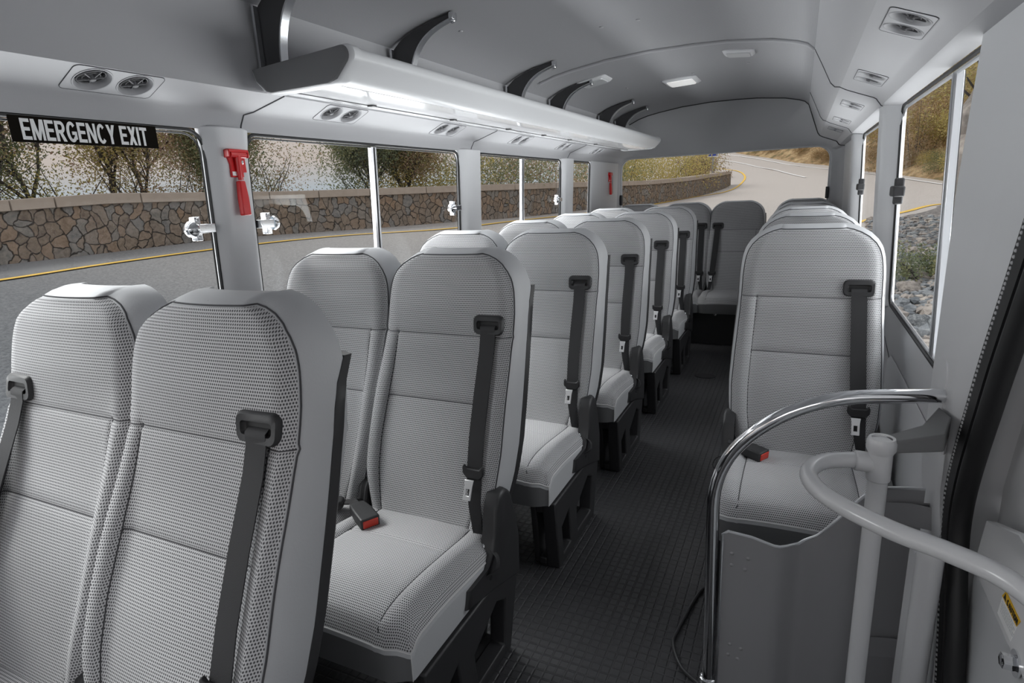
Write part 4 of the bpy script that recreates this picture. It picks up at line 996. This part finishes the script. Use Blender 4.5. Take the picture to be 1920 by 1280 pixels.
mb = MB(); mb.lathe([(0, 0), (.011, 0), (.011, .004), (.007, .005), (.007, .010), (0, .010)], (.116, .15, .995), (-1, -.3, 0), 14); mb.build('bolt', 'chrome', arm2)
lp = thing('loop_handle', 'light grey looped tube handle swinging out from the door pole', 'grab handle', (PX, PY, .695))
LPTS = [(-.008, .004, .0), (-.050, -.006, .004), (-.095, -.038, .006), (-.116, -.090, .006), (-.105, -.142, .005), (-.072, -.185, .003), (-.01, -.232, 0), (.055, -.262, -.003), (.105, -.292, -.006), (.135, -.335, -.010), (.15, -.40, -.014)]
mb = MB(); mb.tube(spline(LPTS, 8), .0145, 18); mb.build('handle_tube', 'rail_paint', lp)
mb = MB(); mb.tube([(-.040, -.004, .004), (-.010, .002, .001)], .0185, 20); mb.lathe([(0, -.03), (.0195, -.03), (.0195, .03), (0, .03)], (0, 0, 0), (0, 0, 1), 20); mb.build('clamp', 'rail_paint', lp, smooth=35, bevel=.002)
p2 = MB(); p2.tube([(0, 0, 0), (0.002, .0, .80), (.002, 0, .825), (.002, 0, .83)], [.0225, .0225, .0225, .017], 24); p2.loft([[(-.028, .03, 0), (-.020, -.010, 0), (-.014, .04, 0)], [(-.026, .03, .80), (-.018, -.010, .80), (-.012, .04, .80)]])
p2 = p2.build('lower_door_post', 'rail_paint', None, loc=(.262, 1.212, -.3), smooth=50); tag(p2, 'thick light grey lower post standing against the door seal', 'post')
# floor items
mb = MB(); mb.tube([(p[0], p[1], .006) for p in spline([(-.155, 1.66, 0), (-.185, 1.655, 0), (-.205, 1.60, 0), (-.232, 1.43, 0), (-.232, 1.38, 0), (-.20, 1.31, 0), (-.15, 1.27, 0)], 6)], .0048, 8)
fr2 = mb.build('floor_loop', 'black_gloss', None); tag(fr2, 'thin dark wire loop lying on the floor beside the guard rail foot', 'wire loop')
mb = MB(); mb.lathe([(0, 0), (1, 0), (1, .05), (.9, .07), (0, .07)], (0, 0, 0), (0, 0, 1), 28)
dn = mb.build('gangway_hatch', 'rubber', None, loc=(-.482, 3.82, 0)); dn.scale = (.064, .05, .05); tag(dn, 'dark oval rubber hatch set in the gangway floor', 'hatch')

# ================================================================== OUTSIDE
def pol(az, r): a = math.radians(az); return r*math.sin(a), r*math.cos(a)
def pz(az, r, e): x, y = pol(az, r); return (x, y, 1.2+r*math.tan(math.radians(e)))
WALLB = [(-72, 13.4, -3.5), (-66, 14, -3.33), (-61.4, 14.5, -3.16), (-51.9, 15.8, -2.67), (-45.4, 16.8, -2.57), (-38.4, 17.8, -2.53), (-30.4, 19.3, -2.32), (-24.3, 21.5, -2.21), (-18.3, 24.5, -1.78), (-13.4, 28, -1.6), (-9.2, 33, -1.16), (-6.7, 38.5, -.62), (-5.6, 43, -.17)]
TOPE = [(-72, 1.15), (-66, 1.21), (-58.8, 1.5), (-51.3, 1.28), (-44.9, 1.11), (-38, 1.05), (-28.2, .95), (-20.7, .8), (-15.4, .63), (-12.5, .59), (-9.2, .70), (-7, .9), (-5.6, 1.01)]
WHITE = [(-9, 72, 3.0), (-5.7, 66, 2.36), (-4, 62, 2.02), (-1, 56, 1.27), (1.9, 52, .72), (5.3, 47, .14), (7.1, 44, -.24), (9.6, 41, -.8), (13, 37, -1.4)]
MIDW = [(-4.4, 57, 1.52), (-2.2, 50, .95), (.3, 44, .16)]
YELR = [(2, 21, -4.6), (4.9, 24, -3.54), (7.7, 27, -2.84), (9.6, 30, -2.36), (13, 34, -2.1)]
ctrl = [pz(*w_) for w_ in WALLB]+[pz(*w_) for w_ in WHITE]+[pz(*w_) for w_ in MIDW]+[pz(*w_) for w_ in YELR]
ctrl += [(-3, -4, -.7), (0, -6, -.7), (3, -4, -.7), (-3, 2, -.66), (0, 2, -.7), (3, 2, -.62), (-3, 6, -.6), (0, 6, -.68), (0, 12, -.55), (0, 18, -.45), (-6, 3, -.28), (-6, -5, -.28), (-14, -8, .3), (-30, 5, -.5), (-30, 30, -.5), (-25, 60, .5), (10, 5, .3), (20, 5, 1.0), (25, 30, 1.0), (30, 60, 3), (-40, 90, 2), (0, 100, 5.5), (40, 100, 6), (-60, -20, -1), (50, -20, 1)]
ctrl = np.array(ctrl)
def tps_fit(P):
    n_ = len(P); X = P[:, :2]/20.; d = np.linalg.norm(X[:, None]-X[None], axis=2)
    K = np.where(d > 0, d*d*np.log(np.maximum(d, 1e-9)), 0)+np.eye(n_)*2e-3
    Q = np.c_[np.ones(n_), X]; A = np.zeros((n_+3, n_+3)); A[:n_, :n_] = K; A[:n_, n_:] = Q; A[n_:, :n_] = Q.T
    return np.linalg.solve(A, np.r_[P[:, 2], np.zeros(3)]), X
TW, TX = tps_fit(ctrl)
def gz(x, y):
    x = np.atleast_1d(np.asarray(x, float))/20.; y = np.atleast_1d(np.asarray(y, float))/20.
    d = np.sqrt((x[:, None]-TX[None, :, 0])**2+(y[:, None]-TX[None, :, 1])**2)
    K = np.where(d > 0, d*d*np.log(np.maximum(d, 1e-9)), 0)
    return K@TW[:-3]+TW[-3]+TW[-2]*x+TW[-1]*y
def hitg(az, e, lo=3., hi=75.):
    rs = np.linspace(lo, hi, 700); x = rs*math.sin(math.radians(az)); y = rs*math.cos(math.radians(az)); d = 1.2+rs*math.tan(math.radians(e))-gz(x, y)
    k = np.where(d < 0)[0]
    r = rs[k[0]] if len(k) else hi
    return pol(az, r)
xs2 = np.concatenate([np.linspace(-60, -26, 12), np.linspace(-24, 12, 73), np.linspace(14, 60, 14)]); ys2 = np.concatenate([np.linspace(-20, 0, 11), np.linspace(.5, 45, 90), np.linspace(46, 130, 30)])
GX, GY = np.meshgrid(xs2, ys2); GZ = gz(GX.ravel(), GY.ravel())
mb = MB(); rowsg = [[(float(a), float(b), float(c)) for a, b, c in zip(GX[i], GY[i], GZ.reshape(GX.shape)[i])] for i in range(len(ys2))]
mb.loft(rowsg, closed=False, cap=False)
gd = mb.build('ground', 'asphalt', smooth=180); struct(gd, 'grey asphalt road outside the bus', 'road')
def strip(path, wd, lift, name, mat, lab, sub=6):
    P = spline([(p[0], p[1], 0) for p in path], sub); rings = []
    for i, p in enumerate(P):
        t = (P[min(i+1, len(P)-1)]-P[max(i-1, 0)]).normalized(); nn = Vector((-t.y, t.x, 0))*wd/2
        rings.append([(q.x, q.y, float(gz(q.x, q.y)[0])+lift) for q in (p-nn, p+nn)])
    mb = MB(); mb.loft(rings, closed=False, cap=False); return struct(mb.build(name, mat, smooth=180), lab, 'road line')
YL = [(-72, -4.75), (-66.4, -4.47), (-59.2, -4.0), (-50.8, -3.44), (-40.8, -3.08), (-30.5, -2.96), (-23.3, -2.45), (-18.3, -2.13), (-13.7, -1.74), (-9.2, -1.16+.0), (-6.0, -.74)]
yp = [hitg(a, e) for a, e in YL]+[pol(-4.75, 43.2), pol(-4.45, 46.5), pol(-4.9, 50), pol(-5.8, 53), pol(-7.5, 57)]
strip(yp, .13, .02, 'yellow_line', 'line_yellow', 'yellow edge line running along the sea wall')
strip([hitg(a, e) for a, e in ((2, -4.5), (4.9, -3.54), (7.7, -2.84), (9.6, -2.36), (13, -2.0))], .20, .02, 'yellow_line', 'line_yellow', 'short yellow edge line by the gravel on the hill side')
strip([pol(a, r) for a, r, e in WHITE], .22, .03, 'white_line', 'line_white', 'white edge line at the foot of the hillside')
strip([pol(a, r) for a, r, e in [(-7, 64, 0)]+MIDW], .18, .03, 'white_line', 'line_white', 'white centre line on the climbing road')

# sea wall
def wall_samples():
    P = spline([(*pol(a, r), 0) for a, r, e in WALLB], 8); out = []
    for p in P:
        r = math.hypot(p.x, p.y); a = math.degrees(math.atan2(p.x, p.y)); zt = 1.2+r*math.tan(math.radians(interp(TOPE, a)))
        out.append((p, float(gz(p.x, p.y)[0]), zt))
    return out
WS = wall_samples()
sw = thing('stone_wall', 'long curved rubble stone wall with pale concrete coping beside the road', 'wall', (WS[40][0].x, WS[40][0].y, WS[40][1]))
so = sw.location
vsW, fsW, uvW = [], [], []; s_acc = 0
for i, (p, zb, zt) in enumerate(WS):
    if i: s_acc += (p-WS[i-1][0]).length
    t = (WS[min(i+1, len(WS)-1)][0]-WS[max(i-1, 0)][0]).normalized(); nn = Vector((-t.y, t.x, 0))
    h_ = (zt-zb)*.82
    for (d, z, v) in ((0, zb-.1, 0), (0, zb+h_, h_+.1), (.5, zb+h_, h_+.6), (.5, zb-.1, h_+1.6)):
        q = p+nn*d; vsW.append((q.x-so.x, q.y-so.y, z-so.z)); uvW.append((s_acc, v))
nW = len(WS)
for i in range(nW-1):
    for j in range(3): a = i*4+j; fsW.append((a, a+4, a+5, a+1))
fsW.append((nW*4-4, nW*4-3, nW*4-2, nW*4-1)); fsW.append((3, 2, 1, 0))
me = bpy.data.meshes.new('masonry'); me.from_pydata(vsW, [], fsW); me.materials.append(M['masonry']); ul = me.uv_layers.new(name='UVMap')
for lpx in me.loops: ul.data[lpx.index].uv = uvW[lpx.vertex_index]
om = bpy.data.objects.new('masonry', me); C.objects.link(om); om.parent = sw
i = 0
while i < nW-1:
    j = min(i+5, nW-1); mb = MB(); rings = []
    for k in range(i, j+1):
        p, zb, zt = WS[k]; t = (WS[min(k+1, nW-1)][0]-WS[max(k-1, 0)][0]).normalized(); nn = Vector((-t.y, t.x, 0))
        zc = zb+(zt-zb)*.82; sh = t*(.012 if k == i else (-.012 if k == j else 0))
        rings.append([((p+nn*d+sh).x-so.x, (p+nn*d+sh).y-so.y, z-so.z) for d, z in ((-.06, zc+.002), (-.06, zt), (.56, zt), (.56, zc+.002))])
    mb.loft(rings); mb.build('coping_block', 'coping', sw, smooth=30, bevel=.012)
    i = j
# plants
def leaf_cloud(mb, pts, rad, per, size, rnd):
    for c in pts:
        for _ in range(per):
            d = Vector([max(-1.7, min(1.7, rnd.gauss(0, 1))), max(-1.7, min(1.7, rnd.gauss(0, 1))), max(-1.7, min(1.7, rnd.gauss(0, 1)))*.8])*rad*.5; p = Vector(c)+d
            s_ = size*rnd.uniform(.6, 1.3); a = Vector((rnd.uniform(-1, 1), rnd.uniform(-1, 1), rnd.uniform(-1, 1))).normalized(); b = a.orthogonal().normalized()
            a, b = a*s_*.5, b*s_*.28
            mb.add([p-a, p+b, p+a, p-b], [(0, 1, 2, 3)])
def grow(seed, h, spread, depth, leaf, size, per, rad, low=.25, trunks=1):
    """returns (wood MB, leaf MB) for a small branching tree"""
    rnd = random.Random(seed); wood = MB(); lf = MB(); tips = []
    def branch(p, d, L, r, lv):
        n_ = 4; pts = [p]; q = p.copy(); dd = d.copy()
        for i in range(n_):
            dd = (dd+Vector((rnd.gauss(0, .14), rnd.gauss(0, .14), rnd.gauss(0, .08)+.05))).normalized(); q = q+dd*L/n_; pts.append(q.copy())
            if lv > 0 and i >= 1:
                for _ in range(2 if lv > 1 else 1):
                    nd = (dd+Vector((rnd.uniform(-1, 1), rnd.uniform(-1, 1), rnd.uniform(-.2, .6)))*spread).normalized()
                    branch(q.copy(), nd, L*rnd.uniform(.5, .75), r*.55, lv-1)
        wood.tube(pts, [r*(1-.75*i/n_) for i in range(n_+1)], 5)
        if lv <= 1: tips.extend(pts[2:] if lv == 0 else pts[3:])
    for k in range(trunks):
        a = rnd.uniform(0, 6.28); lean = Vector((math.cos(a)*.25, math.sin(a)*.25, 1)).normalized()
        branch(Vector((0, 0, 0)), lean, h*.55, h*.022, depth)
    leaf_cloud(lf, tips, rad, per*5, size*.66, rnd)
    return wood, lf
def tree(name, seed, az, r, h, mat, lab, group, spread=.75, depth=3, size=.10, per=7, rad=.55, trunks=1, cat='tree'):
    x, y = pol(az, r); o = thing(name, lab, cat, (x, y, float(gz(x, y)[0])-.05), 0, group)
    wd, lf = grow(seed, h, spread, depth, mat, size, per, rad, trunks=trunks)
    wd.build('trunk', 'bark', o, smooth=60); lf.build('foliage', mat, o, smooth=0); return o
def bush_mesh(seed, wd, dp, h, n_, size):
    rnd = random.Random(seed); lf = MB(); blobs = [(rnd.uniform(-wd, wd)*.5, rnd.uniform(-dp, dp)*.5, h*rnd.uniform(.12, .8)) for _ in range(n_)]
    leaf_cloud(lf, blobs, h*.42, 330, size*.8, rnd)
    st = MB()
    for b_ in blobs[::3]: st.tube([(b_[0]*.2, b_[1]*.2, 0), (b_[0]*.6, b_[1]*.6, b_[2]*.6), b_], [.03, .02, .008], 5)
    return lf, st
def bush(name, seed, az, r, wd, h, mat, lab, group, n_=16, size=.11, dp=None, cat='shrub', z=None):
    x, y = pol(az, r); o = thing(name, lab, cat, (x, y, (float(gz(x, y)[0]) if z is None else z)-.05), math.radians(-az), group)
    lf, st = bush_mesh(seed, wd, dp or wd*.6, h, n_, size); lf.build('foliage', mat, o, smooth=0); st.build('stem', 'bark', o); return o
G1 = 'trees behind the stone wall'
def thin_bush(seed, az, r, wd, h, mat, lab, per=110):
    x, y = pol(az, r); o = thing('roadside_shrub', lab, 'shrub', (x, y, float(gz(x, y)[0])-.05), math.radians(-az), G1); rnd = random.Random(seed); lf = MB(); st = MB()
    for k in range(7):
        q = Vector((rnd.uniform(-.3, .3), rnd.uniform(-.2, .2), 0)); d = Vector((rnd.uniform(-.6, .6)*wd/h, rnd.uniform(-.3, .3), 1)); pts = [q]
        for i in range(5): d = (d+Vector((rnd.gauss(0, .2), rnd.gauss(0, .15), 0))); q = q+d*h/5.5; pts.append(q.copy())
        st.tube(pts, [.03, .026, .02, .014, .009, .005], 5)
        for c in pts[1:]: leaf_cloud(lf, [c+Vector((rnd.gauss(0, wd*.16), rnd.gauss(0, .2), rnd.gauss(0, .15)))], .75, int(per*.85), .066, rnd)
    lf.build('foliage', mat, o, smooth=0); st.build('stem', 'bark', o, smooth=60); return o
thin_bush(101, -66.5, 16.8, 2.2, 2.3, 'leaf_green', 'dark green shrub at the near end of the wall under the sign start', 140)
thin_bush(102, -61, 17.0, 1.6, 2.2, 'leaf_yellow', 'yellowish thin shrub standing between the first two stems under the sign')
thin_bush(103, -57.4, 17.4, 1.6, 2.4, 'leaf_autumn', 'reddish thin shrub under the word EXIT')
thin_bush(104, -53.6, 18.2, 2.0, 2.2, 'leaf_autumn', 'reddish shrub between the sign and the green bushy tree')
thin_bush(105, -50.6, 18.4, 1.4, 2.3, 'leaf_green', 'small green shrub close to the near window pillar', 130)
thin_bush(106, -46.9, 19.0, 1.3, 2.3, 'leaf_autumn', 'small autumn shrub just past the near pillar in the second window', 90)
thin_bush(107, -39.2, 20.4, 1.8, 2.2, 'leaf_green', 'rounded green shrub before the sliding divider', 170)
tree('roadside_tree', 3, -68, 17.5, 3.4, 'leaf_green', 'dark leafy tree at the very front edge of the emergency exit window', G1, per=8)
tree('roadside_tree', 5, -62.2, 17.2, 4.0, 'leaf_autumn', 'bare stemmed autumn tree below the start of the exit lettering', G1)
tree('roadside_tree', 8, -59, 17.6, 3.9, 'leaf_yellow', 'yellowing thin tree below the middle of the exit sign', G1, per=6)
tree('roadside_tree', 13, -56.2, 17.8, 3.7, 'leaf_autumn', 'leaning reddish tree below the end of the exit sign', G1)
tree('roadside_tree', 21, -52, 18.5, 3.3, 'leaf_green', 'green bushy tree just before the near window pillar', G1, per=10, rad=.6)
tree('roadside_tree', 34, -47.2, 19.2, 3.4, 'leaf_autumn', 'thin reddish tree just past the near window pillar', G1, per=6)
tree('roadside_tree', 55, -38.6, 20.5, 3.4, 'leaf_green', 'green tree left of the sliding divider of the second window', G1, per=11, rad=.6, trunks=2)
tree('roadside_tree', 60, -35, 21, 3.6, 'leaf_autumn', 'dense autumn tree behind the sliding divider', G1, per=12, rad=.7, trunks=2)
bush('roadside_shrub', 71, -32.2, 22, 4.2, 2.7, 'leaf_yellow', 'yellow green shrub beside the second window pillar', G1, 26)
bush('roadside_shrub', 72, -27.5, 24, 4.5, 3.0, 'leaf_green', 'dark green shrub at the start of the third window', G1, 26)
bush('roadside_shrub', 73, -23, 26, 4.5, 3.0, 'leaf_autumn', 'brown green shrub behind the slim divider of the third window', G1, 26)
bush('roadside_shrub', 74, -18.6, 29.5, 4.2, 3.2, 'leaf_green', 'green shrub seen through the small last side window', G1, 26)
bush('roadside_shrub', 75, -15, 32, 4.2, 3.3, 'leaf_yellow', 'olive shrub at the corner of the back window', G1, 28)
bush('roadside_shrub', 76, -11.8, 36, 5, 3.4, 'leaf_yellow', 'broad yellow green shrub in the middle of the wall seen from the back window', G1, 30, .13)
bush('roadside_shrub', 77, -9.3, 41, 3.4, 3.2, 'leaf_autumn', 'brownish shrub behind the blue road sign', G1, 28, .13)
bush('roadside_shrub', 78, -8.2, 47, 1.2, 1.8, 'leaf_dry', 'small pale shrub at the end of the stone wall', G1, 18, .13)
# road sign
x, y = pol(-7.15, 39.2); rs = thing('road_sign', 'small blue road sign on a thin grey post at the wall end', 'road sign', (x, y, 1.2+39.2*math.tan(math.radians(.85))-.3))
mb = MB(); mb.tube([(0, 0, 0), (0, 0, 1.45)], .05, 10); mb.build('post', 'sign_post', rs)
mb = MB(); o_ = rrect(-.32, 1.30, .32, 1.75, .06, 4); mb.loft([[(p[0], -.07, p[1]) for p in o_], [(p[0], -.05, p[1]) for p in o_]]); f_ = mb.build('sign_face', 'white_label', rs)
mb = MB(); o_ = rrect(-.28, 1.34, .28, 1.71, .05, 4); mb.loft([[(p[0], -.074, p[1]) for p in o_], [(p[0], -.069, p[1]) for p in o_]]); mb.build('blue_field', 'sign_blue', f_)
# hillside beyond the white line
HB_ = spline([(*pol(a, r+1.2), 0) for a, r, e in [(-14, 78, 0)]+WHITE]+[(*pol(18, 33), 0), (*pol(26, 27), 0)], 5); mb = MB(); rings = []
for i, p in enumerate(HB_):
    t = (HB_[min(i+1, len(HB_)-1)]-HB_[max(i-1, 0)]).normalized(); nn = Vector((-t.y, t.x, 0)); zb = float(gz(p.x, p.y)[0]); row = []
    if nn.y < 0 and nn.dot(Vector((p.x, p.y, 0))) < 0: nn = -nn
    for d, hh in ((0, -.3), (1.5, .6), (4, 2.6), (8, 5.5), (14, 9), (24, 13), (40, 17)):
        q = p+nn*d; row.append((q.x, q.y, zb+hh+noise.noise(Vector((q.x*.2, q.y*.2, hh)))*.9*min(1, d)))
    rings.append(row)
mb.loft(rings, closed=False, cap=False); hs = mb.build('hillside', 'hill', smooth=180); struct(hs, 'dry brown hillside rising beyond the white line', 'hillside')
bsrc = {}
k_ = 0
rnd = random.Random(4)
for row, (d, hh) in enumerate(((1.9, .8), (4.2, 2.4), (7.2, 4.6), (10.5, 6.8), (15, 9.2))):
    for i in range(4 + (row % 2), len(HB_)-5, 3 if row < 3 else 4):
        p = HB_[i]; a_ = math.degrees(math.atan2(p.x, p.y))
        t = (HB_[min(i+1, len(HB_)-1)]-HB_[max(i-1, 0)]).normalized(); nn = Vector((-t.y, t.x, 0))
        if nn.y < 0 and nn.dot(Vector((p.x, p.y, 0))) < 0: nn = -nn
        q = p+nn*(d+rnd.uniform(-.5, .5)); zb = float(gz(p.x, p.y)[0])+hh
        mt = ['leaf_yellow', 'leaf_dry', 'leaf_dry', 'leaf_autumn', 'leaf_yellow', 'leaf_green'][rnd.randrange(6)] if a_ < 6 else ['leaf_yellow', 'leaf_yellow', 'leaf_autumn', 'leaf_green'][rnd.randrange(4)]
        lab = {'leaf_yellow': 'yellow leaved shrub on the dry hillside', 'leaf_dry': 'tan dried shrub on the hillside slope', 'leaf_autumn': 'reddish brown shrub on the hillside slope', 'leaf_green': 'green shrub among dry ones on the hillside'}[mt]
        if mt not in bsrc:
            o = thing('hill_shrub', lab, 'shrub', (0, 0, 0), 0, 'shrubs on the hillside: '+mt.split('_')[1]); lf, st = bush_mesh(len(bsrc)*7+1, 4.2, 3.2, 2.6, 20, .16); lf.build('foliage', mt, o, smooth=0); bsrc[mt] = o
        else: o = copy_tree(bsrc[mt])
        o.location = (q.x, q.y, zb-.4); s_ = rnd.uniform(.8, 1.25)*(.5, .75, 1, 1.1, 1.3)[row]; o.scale = (s_, s_, s_*rnd.uniform(.75, 1.1)); o.rotation_euler = (0, 0, rnd.uniform(0, 6.28))
# gravel shoulder on the hill side, loose stones, rocks and the outcrop
def bank(x, y):
    r = math.hypot(x, y); a = math.degrees(math.atan2(x, y))
    return float(gz(x, y)[0])+.03+max(0, (a-9.0))*.05*sstep(3, 12, r)
mb = MB(); rings = []
AZ = [5.2, 6, 7, 8, 9, 10, 11, 12, 14, 18, 25, 35, 50]
for k in range(40):
    f = k/39; row = []
    for a_ in AZ:
        rmax = math.hypot(*hitg(min(a_, 13), interp([(2, -4.6), (4.9, -3.66), (7.7, -2.95), (9.6, -2.46), (13, -2.1)], min(a_, 13)))); r = lerp(2.2, rmax, f)
        x, y = pol(a_, r); row.append((x, y, bank(x, y)+.05*noise.noise(Vector((x*1.5, y*1.5, 0)))-(.05 if f > .97 else 0)))
    rings.append(row)
mb.loft(rings, closed=False, cap=False); gb = mb.build('gravel_shoulder', 'gravel', smooth=180); struct(gb, 'stony gravel shoulder outside the hill side windows', 'gravel')
rnd = random.Random(9)
ico = bmesh.new(); bmesh.ops.create_icosphere(ico, subdivisions=1, radius=1); icov = [v.co.copy() for v in ico.verts]; icof = [tuple(v.index for v in f.verts) for f in ico.faces]; ico.free()
mb = MB()
for _ in range(3800):
    a_ = rnd.uniform(5.0, 14.5); r = 3.0+22*rnd.random()**1.35
    if r > 21+a_*.6: continue
    x, y = pol(a_, r); s_ = rnd.uniform(.02, .06)*(1+r*.03)*(1.7 if rnd.random() < .06 else 1); sq = Vector((rnd.uniform(.7, 1.4), rnd.uniform(.7, 1.3), rnd.uniform(.45, .9)))
    rot = Matrix.Rotation(rnd.uniform(0, 6.28), 3, 'Z')
    c = Vector((x, y, bank(x, y)+s_*.2))
    mb.add([c+rot@(Vector((v.x*sq.x, v.y*sq.y, v.z*sq.z))*s_*rnd.uniform(.75, 1.2)) for v in icov], icof, 0 if rnd.random() < .6 else 1)
gv = mb.build('gravel', ['rock_grey', 'rock'], smooth=0); tag(gv, 'loose grey stones covering the shoulder outside', 'gravel', None, 'stuff')
def boulder_mesh(seed, sub=3, amp=.35):
    bm = bmesh.new(); bmesh.ops.create_icosphere(bm, subdivisions=sub, radius=1)
    for v in bm.verts:
        p = v.co*1.3+Vector((seed*3.1, seed*1.7, 0)); d = noise.noise(p)*amp+noise.noise(p*2.7)*amp*.45+noise.noise(p*6)*amp*.2
        v.co *= 1+d
        v.co.z = math.floor(v.co.z*5)/5*.35+v.co.z*.65
    me = bpy.data.meshes.new('boulder'); bm.to_mesh(me); bm.free(); return me
BM = []
for s_ in range(4):
    me = boulder_mesh(s_+1); me.materials.append(M['rock_grey' if s_ % 2 else 'rock']); BM.append(me)
for i in range(16):
    a_ = rnd.uniform(7.6, 12.5); r = rnd.uniform(4.5, 15); x, y = pol(a_, r); s_ = rnd.uniform(.07, .16)*(1+r*.02)
    o = bpy.data.objects.new('boulder', BM[i % 4]); C.objects.link(o); o.location = (x, y, bank(x, y)+s_*.25); o.scale = (s_*rnd.uniform(.9, 1.5), s_, s_*.7); o.rotation_euler = (rnd.uniform(-.3, .3), rnd.uniform(-.3, .3), rnd.uniform(0, 6))
    tag(o, 'angular grey rock lying in the loose stones outside', 'rock', 'rocks lying in the gravel')
bush('gravel_shrub', 90, 9.6, 11.8, 1.25, .62, 'leaf_green', 'low green shrub growing in the gravel outside the hill side window', None, 14, .06, .8, z=bank(*pol(9.6, 11.8)))
# outcrop
EDGE = [(-.9, 10.15), (-.4, 10.2), (.7, 10.4), (1.8, 10.55), (2.9, 11.05), (3.5, 10.6), (4.2, 10.4), (5.2, 10.75), (6.2, 11.2), (7.5, 11.9), (9.5, 13)]
mb = MB(); rings = []
for k in range(60):
    e = lerp(-3.2, 9.5, k/59); a_ = interp([(-3.2, 10.5)]+EDGE, e); r0 = 16.5; z = 1.2+r0*math.tan(math.radians(e)); x0 = r0*math.tan(math.radians(a_)); row = []
    for j in range(40):
        th = 2*PI*j/40; R_ = 2.6
        q = Vector((x0+R_+.02-R_*math.cos(th), r0+R_*.9*math.sin(th)+.5, z)); nn = Vector((-math.cos(th), math.sin(th), 0))
        d = noise.noise(q*.9)*.22+noise.ridged_multi_fractal(q*1.6, 1, 2.1, 5, .9, 2)*.10-.16
        row.append(q+nn*d)
    rings.append(row)
mb.loft(rings); oc = mb.build('rock_outcrop', 'rock', None, smooth=35); tag(oc, 'tall pale rock outcrop at the edge of the hill side window', 'rock')
bush('outcrop_shrub', 95, 12.0, 19.5, 4, 4.5, 'leaf_yellow', 'yellow leaved tree beside the top of the rock outcrop', None, 26, .10, cat='tree', z=3.0)
bush('hillside_tree', 77, 7.9, 49, 5, 6.5, 'leaf_dry', 'tall brown leaved tree seen past the chrome divider of the hill side window', None, 34, .16, cat='tree')
